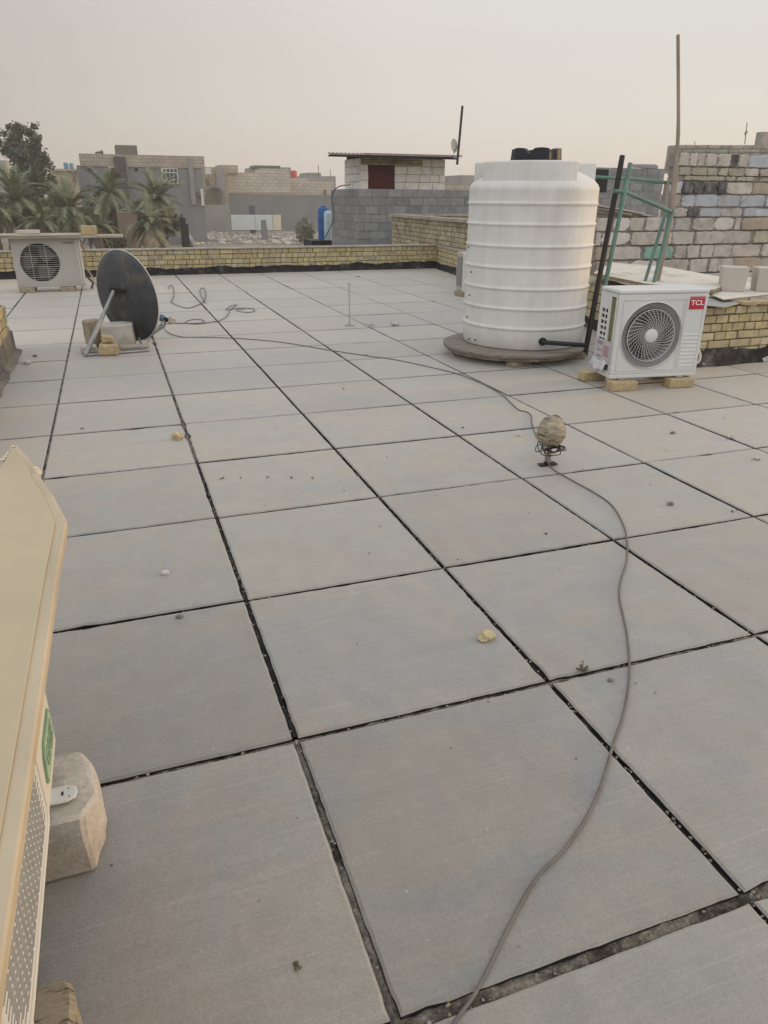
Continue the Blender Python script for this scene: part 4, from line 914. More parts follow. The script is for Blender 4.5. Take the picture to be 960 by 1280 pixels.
cs = [
 (848, XR, 194, 210, [(849, 862, 0), (862, 872, 0), (872, 882, 0), (882, 897, 0), (897, 913, 0), (913, 923, 2), (923, 936, 0), (936, 975, 1)]),
 (848, XR, 211, 221, [(849, 864, 6), (864, 884, 6), (884, 898, 6), (898, 910, 6), (910, 931, 6), (931, 948, 0), (950, 975, 6)]),
 (848, XR, 221, 227, [(855, 864, 6), (864, 885, 6), (885, 907, 6), (907, 920, 6), (920, 944, 6), (950, 975, 6)]),
 (842, XR, 228, 243.5, [(842, 853, 1), (853, 867, 2), (867, 880, 2), (880, 897, 2), (897, 908, 2), (908, 941, 0), (941, 975, 5)]),
 (838, XR, 244, 259, [(840, 851, 5), (852, 869, 1), (869, 897, 1), (897, 926, 1), (926, 957, 1), (957, 985, 1)]),
 (838, XR, 260, 271, [(842, 859, 0), (859, 875, 2), (875, 902, 1), (902, 929, 0), (929, 943, 1), (943, 985, 1)]),
 (742, XR, 272, 288, [(745, 766, 0), (767, 788, 4), (788, 806, 0), (807, 829, 0), (829, 843, 1), (844, 864, 0), (866, 893, 0), (893, 918, 4), (919, 926, 0), (927, 975, 5)]),
 (742, XR, 289, 305, [(745, 752, 0), (751, 788, 4), (789, 840, 0), (829, 867, 0), (869, 904, 0), (904, 939, 0), (942, 962, 6), (962, 990, 0)]),
 (742, XR, 306, 322, [(745, 764, 5), (765, 802, 0), (805, 841, 3), (843, 858, 0), (859, 875, 0), (876, 892, 0), (892, 915, 0), (915, 951, 0), (951, 985, 0)]),
 (742, XR, 323, 340, [(745, 761, 5), (763, 786, 0), (787, 820, 4), (824, 860, 0), (862, 885, 0), (886, 897, 0), (897, 917, 0), (917, 950, 5), (950, 980, 0)]),
 (742, XR, 341, 360, None), (742, XR, 361, 385, None), (742, XR, 386, 420, None)]
for n_ in range(len(cs)):  # blocks may not overlap their neighbours
    bl = cs[n_][4]
    if bl: bl = [(max(p0, bl[k - 1][1]) if k else p0, p1, mi) for k, (p0, p1, mi) in enumerate(bl)]; cs[n_] = (*cs[n_][:4], [q for q in bl if q[1] - q[0] > 3])
sw = stone_wall('block_wall', 'rough wall of mixed reclaimed blocks, some whitewashed or black, at the right', 7.3, cs)
# brown rendered building above and behind that wall
b = MB(); a = aty(846, 184, 7.62); zt = aty(960, 178, 7.62).z
gb = thing('brick_house', 'pale grey-brown brick house wall rising just above the rough block wall', 'house', (a.x, 7.62, 0))
mb = MB(); brick_wall(mb, (a.x, 7.62), (a.x + 3.5, 7.62), 1.7, 2.06, .2, .05, (.2, .2), .008, .002)
mb.v = [(p[0] - a.x, p[1] - 7.62, p[2] + .006 * (p[0] - a.x) * 4) for p in mb.v]; mb.build('wall_top', [M('brown_brick', (.38, .35, .305), .92, .15, 8, .4, 50, island=.12), MORTAR_G], gb)
mb = MB(); mb.box(2.7, 3.5, .21, 3, -3.1, 2.0); mb.build('house_body', RENDER_G2, gb)
q = aty(951, 165, 7.9); mb = MB(); mb.box(q.x - a.x, q.x - a.x + 2, .21, .36, 2.05, q.z); mb.build('stair_head', M('brown_brick', (.38, .35, .305)), gb)
b = MB(); q = aty(931, 180, 8.2); b.tube([q, aty(934, 153, 8.2)], .008, 6); b.tube([aty(931.5, 168, 8.2), aty(933.5, 164, 8.2)], .02, 6); solo(b, 'antenna', GALV, 'small thin antenna mast on the roof at the upper right', 'antenna')
b = MB(); b.tube([aty(868.5, 183, 8.2), aty(868.5, 176.5, 8.2)], .006, 5); solo(b, 'antenna', GALV, 'tiny rod on the roof edge right of the tall wooden pole', 'antenna')
# weathered boards on the wall top left of it, and the grey block wall behind
wb = MB()
for k in range(6):
    p0 = aty(738, 256 + k * 3.2, 7.34 + .03 * k); p1 = aty(806 + 4 * k - 20 * (k % 2), 268 + 1.2 * k, 7.34 + .03 * k); dq = (p1 - p0); n0 = Vector((0, .16, 0)); t0 = Vector((0, 0, .022))
    wb.hexa([p0, p1, p1 + n0, p0 + n0, p0 + t0, p1 + t0, p1 + n0 + t0, p0 + n0 + t0])
solo(wb, 'timber_stack', M('bleached_timber', (.40, .365, .32), .9, .2, 4, .3, 40, island=.25), 'bleached loose boards stacked on the wall behind the turquoise rack', 'timber')
Yw = 17.5; a = aty(748, 262, Yw); c = aty(832, 208, Yw)
bw_ = thing('block_building', 'unfinished grey block building with a dark opening behind the turquoise rack', 'building', (a.x, Yw, 0))
mb = MB(); brick_wall(mb, (a.x - 1.4, Yw), (c.x, Yw), -.2, aty(790, 210, Yw).z, .2, .2, (.4, .4, .4, .2), .012, .003); mb.v = [(p[0] - a.x, p[1] - Yw, p[2]) for p in mb.v]; mb.build('block_wall', [GBLOCK, MORTAR_G], bw_)
p0 = aty(744, 240, Yw); p1 = aty(760.5, 212, Yw); mb = MB(); mb.box(p0.x - a.x - .5, p1.x - a.x, -.03, -.012, p0.z, p1.z); mb.build('opening', DARK_IN, bw_)
mb = MB(); p0 = aty(790, 208, Yw); p1 = aty(824, 205, Yw); mb.box(p0.x - a.x, p1.x - a.x, .02, .18, aty(800, 210, Yw).z, p1.z - .02, .02); mb.build('loose_blocks', GBLOCK, bw_)
mb = MB(); mb.box(-1.4, c.x - a.x, .21, 4, -3.1, 1.6); mb.build('rear_part', RENDER_G, bw_)

# ------------------------------------------------------------------ neighbour's roof: block stair room and yellow parapets
nh = thing('neighbour_house', 'low flat-roofed neighbouring house beyond the far parapet under the grey block room', 'house', (6.6, 14.6, -3.2))
b = MB(); b.box(.75, 9, 0.2, 2.9, 0, 3.2); b.box(0, 9, 2.95, 9.3, 0, 3.1); b.build('house_walls', BEIGE_W, nh)
yb = thing('brick_parapet', 'tall yellow brick parapet of the neighbouring roof standing behind the side parapet', 'parapet', (7.2, 16.7, 0))
def rel(mb, o): mb.v = [(p[0] - o[0], p[1] - o[1], p[2] - o[2]) for p in mb.v]; return mb
mb = MB(); brick_wall(mb, (7.2, 16.68), (6.92, 11.2), -.2, .93, .2, .098, (.22, .11, .22), .014, .004); brick_wall(mb, (7.42, 16.72), (11.2, 16.72), -.2, .93, .2, .098, (.22, .11, .22), .014, .004)
rel(mb, (7.2, 16.7, 0)).build('brickwork', [YBRICK2, MORTAR], yb)
mb = MB(); d_ = Vector((-.28, -5.48, 0)).normalized(); n_ = Vector((-d_.y, d_.x, 0))
p0 = Vector((7.17, 16.75, .932)); p1 = p0 + d_ * 5.6; mb.hexa([p0 - n_ * .03, p1 - n_ * .03, p1 + n_ * .23, p0 + n_ * .23, p0 - n_ * .03 + Vector((0, 0, .06)), p1 - n_ * .03 + Vector((0, 0, .06)), p1 + n_ * .23 + Vector((0, 0, .06)), p0 + n_ * .23 + Vector((0, 0, .06))]); mb.box(7.43, 11.2, 16.69, 16.95, .932, .985)
rel(mb, (7.2, 16.7, 0)).build('coping', COPING, yb)
Yg = 18.24; XG = 6.83
gh = thing('stair_room', 'whitewashed block stair room with maroon door on a grey block base and sheet roof', 'building', (XG, Yg, 0))
mb = MB(); zt = 1.57
for yy, xx in ((Yg, 12.2),): brick_wall(mb, (XG, Yg), (xx, Yg), -.1, zt, .2, .209, (.42, .42, .21), .012, .003)
brick_wall(mb, (XG, 20.9), (XG, Yg + .01), -.1, zt, .2, .209, (.42, .42, .21), .012, .003)
rel(mb, (XG, Yg, 0)).build('lower_wall', [GBLOCK, MORTAR_G], gh, bevel=.008)
mb = MB(); mb.box(.15, 5.3, .15, 2.6, 1.4, 1.55); mb.build('landing', COPING, gh)
ws = aty(451, 215, 18.6); xr = aty(557, 197, 18.6).x; ztop = aty(500, 197, 18.6).z
dl = aty(460.5, 237, 18.6); dr = aty(493.5, 208, 18.6)
mb = MB(); brick_wall(mb, (ws.x, 18.6), (dl.x, 18.6), zt - .02, ztop - .1, .2, .2, (.42, .3, .21), .012, .004); brick_wall(mb, (dr.x, 18.6), (xr, 18.6), zt - .02, ztop - .02, .2, .2, (.42, .42, .3), .012, .004)
brick_wall(mb, (ws.x, 20.1), (ws.x, 18.61), zt - .02, ztop - .02, .2, .2, (.42, .42, .3), .012, .004)
rel(mb, (XG, Yg, 0)).build('upper_wall', [WBLOCK, MORTAR_G], gh, bevel=.006)
mb = MB(); brick_wall(mb, (ws.x, 18.58), (dr.x + .8, 18.58), dr.z + .02, ztop, .21, .07, (.22, .11), .01, .003); rel(mb, (XG, Yg, 0)).build('brick_lintel', [YBRICK2, MORTAR], gh)
mb = MB(); mb.box(dl.x - XG + .01, dr.x - XG - .01, .40, .43, zt, dr.z + .01); dd_ = mb.build('door', RED_DOOR, gh)
mb = MB(); x0 = dl.x - XG; x1 = dr.x - XG
for q in ((x0 + .011, x0 + .04, zt + .001, dr.z), (x1 - .04, x1 - .011, zt + .001, dr.z), (x0 + .041, x1 - .041, dr.z - .03, dr.z)): mb.box(q[0], q[1], .385, .399, q[2], q[3])
mb.build('door_frame', RED_DOOR, dd_)
mb = MB(); r0 = aty(411, 192.5, 17.9); r1 = aty(577, 196.5, 17.9); nb = 34; vs = []; rsh = aty(413, 192, 20.6).x - r0.x
for k in range(nb * 4 + 1):
    f = k / (nb * 4); x = r0.x + (r1.x - r0.x) * f; z = r0.z + (r1.z - r0.z) * f + .03 + (.022 if k % 4 == 0 else 0)
    for y in (17.9, 20.6): vs.append((x - XG + (0 if y < 19 else rsh), y - Yg, z + (.0 if y < 19 else .12)))
mb.add(vs, [(2 * k, 2 * k + 1, 2 * k + 3, 2 * k + 2) for k in range(nb * 4)]); o = mb.build('sheet_roof', SHEET, gh); md = o.modifiers.new('s', 'SOLIDIFY'); md.thickness = .034; md.offset = -1
mb = MB(); mb.hexa([Vector((r0.x - XG, -.33, r0.z - .055)), Vector((r1.x - XG - .1, -.33, r1.z - .06)), Vector((r1.x - XG - .1, -.28, r1.z - .06)), Vector((r0.x - XG, -.28, r0.z - .055)), Vector((r0.x - XG, -.33, r0.z - .012)), Vector((r1.x - XG - .1, -.33, r1.z - .016)), Vector((r1.x - XG - .1, -.28, r1.z - .016)), Vector((r0.x - XG, -.28, r0.z - .012))])
mb.box(.1, 2.6, -.2, -.12, ztop + .0, ztop + .06); mb.build('roof_beam', BLACK_M, gh)
# wall gap filler above right part of the upper wall up to the roof
mb = MB(); mb.box(ws.x - XG + .05, xr - XG - .05, .42, 1.8, zt, ztop + .05); mb.build('room_inside', DARK_IN, gh)
b = MB(); q1 = atd(578, 133, 19.2); q0 = atd(571.5, 205, 18.9); b.tube([q0, q1], .032, 8); solo(b, 'leaning_mast', BLACK_M, 'dark mast leaning over the sheet roof corner of the stair room', 'mast', origin=tuple(q0))
sd = atd(568, 182, 19.3); sdt = thing('satellite_dish', 'tiny pale satellite dish on the sheet roof beside the dark mast', 'satellite dish', sd)
b = MB(); nn = Vector((.25, -.95, .2)).normalized(); ux = nn.cross(Vector((0, 0, 1))).normalized(); uz = ux.cross(nn); T2 = Matrix(((ux.x, uz.x, nn.x, 0), (ux.y, uz.y, nn.y, 0), (ux.z, uz.z, nn.z, 0), (0, 0, 0, 1)))
vs = []
for f in (.001, .4, .7, 1.0):
    for k in range(24): a = 2 * math.pi * k / 24; vs.append(T2 @ Vector((.115 * f * math.cos(a), .17 * f * math.sin(a), .03 * f * f - .03)))
b.add(vs, [(q * 24 + k, q * 24 + (k + 1) % 24, (q + 1) * 24 + (k + 1) % 24, (q + 1) * 24 + k) for q in range(3) for k in range(24)]); o = b.build('reflector', M('pale_dish', (.38, .38, .36), .6, .1, 8, 0), sdt, smooth=60); md = o.modifiers.new('s', 'SOLIDIFY'); md.thickness = .01
b = MB(); b.tube([(0, .03, -.02), (.02, .05, -.2)], .012, 6); b.tube([T2 @ Vector((0, -.12, 0)), T2 @ Vector((.02, -.04, .16))], .01, 6); b.build('mount', BLACK_M, sdt)
b = MB(); cpts = [aty(438, 231, 18.1), aty(424, 233, 18.15)] + [atd(x, y, D) for x, y, D in ((417, 240, 20), (415, 250, 20.3), (417, 262, 20.3), (417, 275, 20.3), (411, 288, 20.4), (406, 298, 20.5))]
b.tube(smooth_path(cpts, 5), .014, 6); solo(b, 'cable', CABLE_D, 'black cable hanging down the corner of the grey block base', 'cable', smooth=60)
# blue tanks beside it
def tank_small(name, label, x, ytop, ybot, w, D, mat, group=None, cat='water tank', lid=True):
    q0 = atd(x, ybot, D); h = atd(x, ytop, D).z - q0.z; r = w / 2 * D / FPX
    t = thing(name, label, cat, q0, 0, group)
    b = MB(); b.lathe([(r * .96, 0), (r, .03 * h), (r, .3 * h), (r * 1.02, .32 * h), (r, .34 * h), (r, .6 * h), (r * 1.02, .62 * h), (r, .64 * h), (r, .86 * h), (r * .8, .94 * h), (r * .45, .97 * h), (.001, .972 * h)], 24); b.build('tank_body', mat, t, smooth=40)
    if lid: b = MB(); b.lathe([(r * .42, .9725 * h), (r * .42, h), (.001, h * 1.001)], 16); b.build('lid', mat, t, smooth=40)
    return t
tank_small('plastic_tank', 'deep blue upright plastic tank left of the grey block base', 405.5, 257, 299, 15, 24.6, BLUE)
tank_small('plastic_tank', 'pale blue upright plastic tank in front of the deep blue one', 411, 262, 300, 11, 23.6, BLUE_L, lid=False)
q0 = atd(389, 306, 23.2); q1 = atd(416, 300, 23.2); b = MB(); b.box(q0.x, q1.x, q0.y - .1, q0.y + 1.0, -.12, q1.z - .02); solo(b, 'tank_stand', BLACK_M, 'low black stand under the two blue tanks', 'stand')

# ------------------------------------------------------------------ ground and far place
GZ = -3.2
g = MB(); nx = 60; vs = []
for i in range(nx + 1):
    for j in range(nx + 1):
        x = -900 + 1800 * i / nx; y = -600 + 1900 * j / nx; vs.append((x, y, GZ))
g.add(vs, [(i * (nx + 1) + j, (i + 1) * (nx + 1) + j, (i + 1) * (nx + 1) + j + 1, i * (nx + 1) + j + 1) for i in range(nx) for j in range(nx)])
struct(g, 'ground', GROUND)
b = MB(); b.box(-7.4, 7.7, -4.1, 13.45, GZ, -.252); b.box(7.701, 9.4, -4.1, 3.8, GZ, -.252); struct(b, 'house_below', BEIGE_W)

def far_box(x0, x1, ytop, Y, dep, name, mat, label, cat='building', zb=GZ, x1top=None):
    a = aty(x0, 246, Y).x; c = aty(x1, 246, Y).x; zt = aty((x0 + x1) / 2, ytop, Y).z
    t = thing(name, label, cat, ((a + c) / 2, Y, zb)); w = (c - a) / 2
    b = MB(); b.box(-w, w, 0, dep, 0, zt - zb); b.build('walls', mat, t)
    return t, (a + c) / 2, zt
def far_part(t, pname, x0, x1, y0, y1, Y, mat, d0=-.06, d1=-.01):
    p = aty(x0, y1, Y); q = aty(x1, y0, Y); L0 = t.location
    b = MB(); b.box(p.x - L0[0], q.x - L0[0], d0, d1, p.z - L0[2], q.z - L0[2]); return b.build(pname, mat, t)
# grey house with beige parapet at left
Yh = 80
t, cx_, zt = far_box(101, 255, 208, Yh, 12, 'grey_house', RENDER_G, 'grey rendered two storey house with beige parapet and stair tower behind the palms')
far_part(t, 'parapet_band', 100.5, 254.7, 195.5, 207.5, Yh, M('beige_band', (.40, .345, .29), .92, .16, .5, .1, 4, courses=(.6, .3, .75)), -.1, .6)
far_part(t, 'stair_tower', 146, 171.5, 181, 196.5, Yh, M('tower_brown', (.19, .17, .155), .92, .1, .5, 0), 1.0, 5)
far_part(t, 'dark_pillar', 148, 156, 196, 245, Yh, M('dark_pillar', (.085, .085, .09), .92, .15, .4, 0), -.5, -.101)
far_part(t, 'drain_pipe', 157, 158.5, 200, 262, Yh, RENDER_G2, -.25, -.102)
for (x0, x1, y0, y1) in ((203, 221.5, 210.5, 229.5), (137.5, 149, 208, 222)):
    w = far_part(t, 'window', x0, x1, y0, y1, Yh, WINFR, -.16, -.02)
    nx_ = 4 if x1 - x0 > 15 else 3
    for i in range(nx_):
        for (ya, yb_) in ((y0 + 1, y0 + 4.5), (y0 + 6, y0 + 13.5 if nx_ == 4 else y1 - 1)) + (((y0 + 15, y1 - 1),) if nx_ == 4 else ()):
            if nx_ == 4 and i < 2 and ya > y0 + 14: continue
            xw = (x1 - x0) / nx_; far_part(t, 'pane', x0 + i * xw + .8, x0 + (i + 1) * xw - .8, ya, yb_, Yh, GLASS, -.2, -.161).parent = w
            bpy.data.objects[-1] if False else None
far_part(t, 'vent_hole', 168.5, 172, 210.5, 214, Yh, DARK_IN, -.08, -.02)
far_part(t, 'vent_hole', 111, 115, 210, 214, Yh, DARK_IN, -.08, -.02)
far_part(t, 'white_pipe', 251.8, 253.4, 236, 257, Yh, WINFR, -.25, -.02)
far_part(t, 'meter_box', 246, 250, 241, 246, Yh, GREY_T, -.3, -.02)
far_part(t, 'wall_pipe', 239.4, 240.4, 198, 256, Yh, RENDER_G2, -.2, -.11)
b = MB(); b.tube([aty(124, 196, Yh + 1), aty(124, 188.5, Yh + 1)], .06, 5); b.tube([aty(119, 191, Yh + 1), aty(129, 190, Yh + 1)], .09, 5); b.tube([aty(126, 190.5, Yh + 1), aty(129, 190.5, Yh + 1)], .2, 5); solo(b, 'antenna', GREY_T, 'rooftop antenna on the left part of the grey house', 'antenna')
# behind at left
t, _, _ = far_box(66, 104, 213, 100, 10, 'beige_house', YEL_W, 'beige brick house with two blue tanks on its roof left of the grey house'); far_part(t, 'roof_edge', 65.5, 104, 211.5, 213.5, 100, BEIGE_W, -.3, .5); far_part(t, 'drain_pipe', 91.5, 92.5, 214, 226, 100, MUD, -.3, -.05)
tank_small('plastic_tank', 'faded blue roof tank on the beige house, the left of two', 83, 203, 211.5, 5.5, 103, SKYBLUE, 'blue tanks on the beige house')
tank_small('plastic_tank', 'faded blue roof tank on the beige house, the right of two', 90, 203.5, 211.5, 5.5, 103, SKYBLUE, 'blue tanks on the beige house')
far_box(-40, 16, 200, 105, 12, 'pale_house', M('pale_grey_render', (.36, .36, .36), .9, .1, .4, 0), 'pale grey house at the left edge behind the tall tree')
# right of the grey house
t, _, _ = far_box(255, 286, 209, 108, 8, 'beige_house', YEL_W, 'narrow beige house with a rounded dark arch right of the grey house')
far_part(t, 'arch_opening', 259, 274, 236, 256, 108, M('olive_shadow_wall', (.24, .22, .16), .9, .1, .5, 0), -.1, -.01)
b = MB(); pts = [aty(258, 258, 107)] + [aty(266 - 8.5 * math.cos(math.pi * k / 10) + 2, 241 - 6.5 * math.sin(math.pi * k / 10), 107) for k in range(11)] + [aty(276.5, 258, 107)]
b.tube([p - t.location for p in pts], .28, 6); b.build('arch_frame', GREY_T, t); far_part(t, 'pilaster', 273, 279, 209, 258, 107.5, RENDER_G2, -.8, -.51)
far_part(t, 'tank_box', 257, 263, 210, 218, 107, WINFR, -1.5, -.6); far_part(t, 'red_panel', 257, 261, 224, 231, 108, MUD, -.2, -.05)
t, _, _ = far_box(273, 363, 216, 112, 10, 'brick_house', PINK_W, 'pale brick building side with a stepped top beyond the rubble lot')
far_part(t, 'upper_block', 273, 295, 207, 216.5, 113, BEIGE_W, -.5, 4); far_part(t, 'raised_part', 325, 361, 211, 216.5, 112, PINK_W, .2, 4); far_part(t, 'sill_line', 283, 362, 240, 243, 112, BEIGE_W, -.5, -.02)
t, _, _ = far_box(321, 365, 209, 128, 10, 'grey_house', RENDER_G2, 'grey flat-roofed house with a dark roof overhang behind the pale brick building'); far_part(t, 'roof_overhang', 319, 352, 207, 209.5, 126, GREY_T, -1, 3)
tank_small('plastic_tank', 'bright red roof tank between the two pale brick buildings', 367.5, 213, 224.5, 8, 118, REDTANK)
t, _, _ = far_box(362, 417, 227, 114, 8, 'brick_house', PINK_W, 'lower pale brick building right of the red tank'); far_part(t, 'parapet_cap', 362, 385, 222.5, 227.5, 114, M('pale_cap', (.45, .42, .38), .9, .1, .5, 0), .3, 2); far_part(t, 'door', 404.5, 408, 237, 243, 114, MUD, -.15, -.01)
far_box(380, 420, 220, 150, 8, 'grey_house', RENDER_G2, 'distant grey house behind the lower brick building'); far_box(386, 402, 216, 170, 8, 'far_house', RENDER_G, 'far grey rooftop box behind the lower brick building'); 
far_box(556, 588, 223, 120, 8, 'grey_house', RENDER_G, 'distant grey house seen between the stair room and the tank'); far_box(576, 592, 219, 112, 8, 'pale_house', RENDER_G2, 'distant pale house corner against the tank edge'); far_box(552, 600, 232, 90, 6, 'yellow_wall', YEL_W, 'yellowish far wall right behind the stair room')
for k, (x, y0, y1, lab) in enumerate(((398, 206, 222, 'thin far antenna mast behind the lower brick building, left'), (413, 212, 222, 'thin far antenna mast near the grey block corner'))):
    b = MB(); b.tube([aty(x, y1, 150), aty(x, y0, 150)], .07, 5); solo(b, 'antenna', GREY_T, lab, 'antenna', 'far antenna masts')
def far_wall(x0, x1, ytop, Y, mat, label, name='yard_wall', zb=GZ, slope=0):
    a = aty(x0, ytop, Y); c = aty(x1, ytop + slope, Y); b = MB(); b.hexa([Vector((a.x, Y, zb)), Vector((c.x, Y, zb)), Vector((c.x, Y + .4, zb)), Vector((a.x, Y + .4, zb)), Vector((a.x, Y, a.z)), Vector((c.x, Y, c.z)), Vector((c.x, Y + .4, c.z)), Vector((a.x, Y + .4, a.z))])
    return solo(b, name, mat, label, 'wall')
far_wall(280, 425, 243.5, 110, RENDER_G, 'long grey wall across the back of the rubble lot')
far_wall(226, 286, 256, 104, RENDER_G2, 'shorter grey wall at the left back of the rubble lot')
for k, (x0, x1, m_, lab) in enumerate(((290, 318.5, PANEL_W, 'white sheet fence panel in the rubble lot, left one'), (320, 341, PANEL_W, 'white sheet fence panel in the rubble lot, middle one'), (341.4, 351, PANEL_C, 'cream sheet fence panel in the rubble lot, right one'))):
    a = aty(x0, 287.5, 99); c = aty(x1, 268, 99); b = MB(); n = 6
    for q in range(n): z0 = a.z + (c.z - a.z) * q / n; b.box(a.x, c.x, 99, 99.15 + .04 * (q % 2), z0, z0 + (c.z - a.z) / n - .06)
    b.box(a.x + .05, c.x - .05, 99.05, 99.13, a.z, c.z - .05); solo(b, 'fence_panel', m_, lab, 'fence', 'fence panels in the rubble lot')
a = aty(312, 270, 100); c = aty(318.5, 257, 100); b = MB(); b.box(a.x, c.x, 100, 100.3, GZ, c.z); solo(b, 'dark_board', M('dark_slate', (.09, .10, .13), .8, .1, 1, 0), 'dark upright board above the white fence panel', 'board')
a = atz(330, 301, GZ + .001); b = MB(); aa = aty(328, 298, 84); cc_ = aty(334, 275, 84); b.hexa([Vector((aa.x, 84, GZ)), Vector((cc_.x + .1, 84, GZ)), Vector((cc_.x + .1, 84.5, GZ)), Vector((aa.x, 84.5, GZ)), Vector((aa.x + .05, 84, cc_.z)), Vector((cc_.x - .15, 84, cc_.z)), Vector((cc_.x - .15, 84.5, cc_.z)), Vector((aa.x + .05, 84.5, cc_.z))]); solo(b, 'stub_post', RENDER_G, 'grey concrete post standing alone in the rubble lot', 'post')
for k, (x, m_, lab) in enumerate(((343, BLUE, 'blue drum on the ledge of the pale brick building'), (348, SKYBLUE, 'faded blue drum between other drums on the ledge'), (353, SKYBLUE, 'pale blue drum at the right of the ledge'), (358.5, M('dark_slate', (.09, .10, .13)), 'dark bundle at the end of the drum row'))):
    tank_small('drum', lab, x, 233.5 - (3 if k == 3 else 0), 243.5, 5.5, 116, m_, 'drums on the ledge', 'drum', False)
# rubble
rb = MB(); rnd = random.Random(5)
for k in range(900):
    x = rnd.gauss(257, 19) if k < 520 else rnd.uniform(232, 380); y = rnd.uniform(270, 302) if k < 520 else rnd.uniform(288, 306)
    if x < 228: continue
    q = atz(x, y, GZ)
    if q.y > 103: continue
    s = rnd.uniform(.08, .34) * (1.5 if rnd.random() < .1 else 1); rb.rock((q.x, q.y, GZ + s * .2), s, (1.2, .9, .6), k, .5, 1)
for k in range(40):
    q = Vector((rnd.gauss(9, 1.2), rnd.gauss(93, 2.5), 0)); rb.rock((q.x, q.y, GZ + .1), rnd.uniform(.5, 1.0), (1.4, 1.2, .5), k, .5, 2)
tag(rb.build('rubble_heap', RUBBLE), 'pale broken rubble strewn over the empty lot', 'rubble', None, 'stuff')

# ------------------------------------------------------------------ plants
def leaf_quad(mb, c, s, rnd, asp=.5):
    u = Vector((rnd.gauss(0, 1), rnd.gauss(0, 1), rnd.gauss(0, 1))).normalized(); w = u.orthogonal().normalized() * asp
    w = Matrix.Rotation(rnd.uniform(0, 6.28), 3, u) @ w
    mb.add([c - u * s, c + w * s * .9, c + u * s, c - w * s * .9], [(0, 1, 2, 3)])
def tree(name, label, x, ybase, D, clumps, leaf, n, trunk_r, mat=LEAF, cat='tree', seed=1, ls=.16):
    """clumps: (dx px, y px, radius px) in the photo, spread in depth"""
    rnd = random.Random(seed); k_ = D / FPX; base = atd(x, ybase, D); base.z = GZ
    t = thing(name, label, cat, base); tr = MB(); cr = MB(); tops = []
    for (cx_, cy_, r_) in clumps:
        c = atd(cx_, cy_, D); c += Vector((rnd.uniform(-1, 1), rnd.uniform(-1, 1), 0)) * r_ * k_ * .5; tops.append((c, r_ * k_))
    mean = sum((c for c, _ in tops), Vector()) / len(tops)
    fork = Vector((base.x * .6 + mean.x * .4, base.y * .6 + mean.y * .4, GZ + (mean.z - GZ) * .45))
    tr.tube([(0, 0, 0), (fork - base) * .5 + Vector((.1, 0, 0)), fork - base], [trunk_r, trunk_r * .8, trunk_r * .65], 8)
    for c, r in tops:
        m_ = fork.lerp(c, .55) + Vector((0, 0, -.15 * r)); tr.tube([fork - base, m_ - base, c - base], [trunk_r * .5, trunk_r * .3, trunk_r * .1], 6)
        for q in range(4): e = c + Vector((rnd.gauss(0, 1), rnd.gauss(0, 1), rnd.gauss(0, 1))).normalized() * r * .8; tr.tube([c - base, e - base], [trunk_r * .12, trunk_r * .04], 4)
    wsum = sum(r * r for _, r in tops)
    for c, r in tops:
        sub = [c + Vector((rnd.gauss(0, .58), rnd.gauss(0, .58), rnd.gauss(0, .58))) * r for _ in range(7)]
        for q in range(int(n * r * r / wsum)):
            s_ = rnd.choice(sub); p = s_ + Vector((rnd.gauss(0, .28), rnd.gauss(0, .28), rnd.gauss(0, .28))) * r
            leaf_quad(cr, p - base, ls * rnd.uniform(.5, 1.2), rnd)
    tr.build('trunk', BARK, t, smooth=60); cr.build('crown', mat, t)
    return t
tree('tall_tree', 'tall dark feathery tree rising above the palms at the left edge', 36, 285, 66, [(21, 163, 7), (28, 167, 9), (38, 165, 7), (17, 177, 9), (30, 181, 13), (44, 177, 9), (20, 195, 12), (36, 197, 13), (50, 193, 9), (26, 213, 14), (42, 213, 14), (54, 212, 10), (30, 233, 14), (46, 233, 14), (60, 232, 9), (22, 250, 12), (52, 250, 14), (66, 252, 8), (9, 186, 5)], LEAF, 13000, .35, seed=3, ls=.19)
for k, (x, y, rr, D, lab) in enumerate(((5, 262, 14, 62, 'dark bush under the palms at the left edge'), (62, 268, 18, 64, 'dark bush below the tall tree between palms'), (110, 276, 16, 63, 'dark green bush behind the plank end'), (165, 280, 14, 60, 'low dark bush between the palms in front of the grey house'), (208, 276, 14, 62, 'dark bush at the right end of the palm row'), (85, 292, 10, 56, 'low scrub just over the far parapet behind the plank'), (140, 298, 10, 55, 'low dry scrub over the parapet behind the dish'))):
    tree('bush', lab, x, y + rr, D, [(x - rr * .6, y, rr * .7), (x + rr * .5, y - rr * .2, rr * .75), (x, y + rr * .5, rr * .8), (x + rr * .9, y + rr * .5, rr * .6), (x - rr, y + rr * .6, rr * .6)], SHRUB, 3200, .1, SHRUB, 'bush', 20 + k, .17)
tree('bush', 'grey-green bush in the rubble lot left of the blue tanks', 381, 303, 74, [(376, 288, 7), (386, 284, 7), (382, 293, 8), (391, 293, 6), (372, 296, 6), (390, 299, 6)], SHRUB, 1300, .1, M('pale_shrub', (.13, .135, .085), .8, .3, 1.5, 0, island=.4), 'bush', 40, .14)
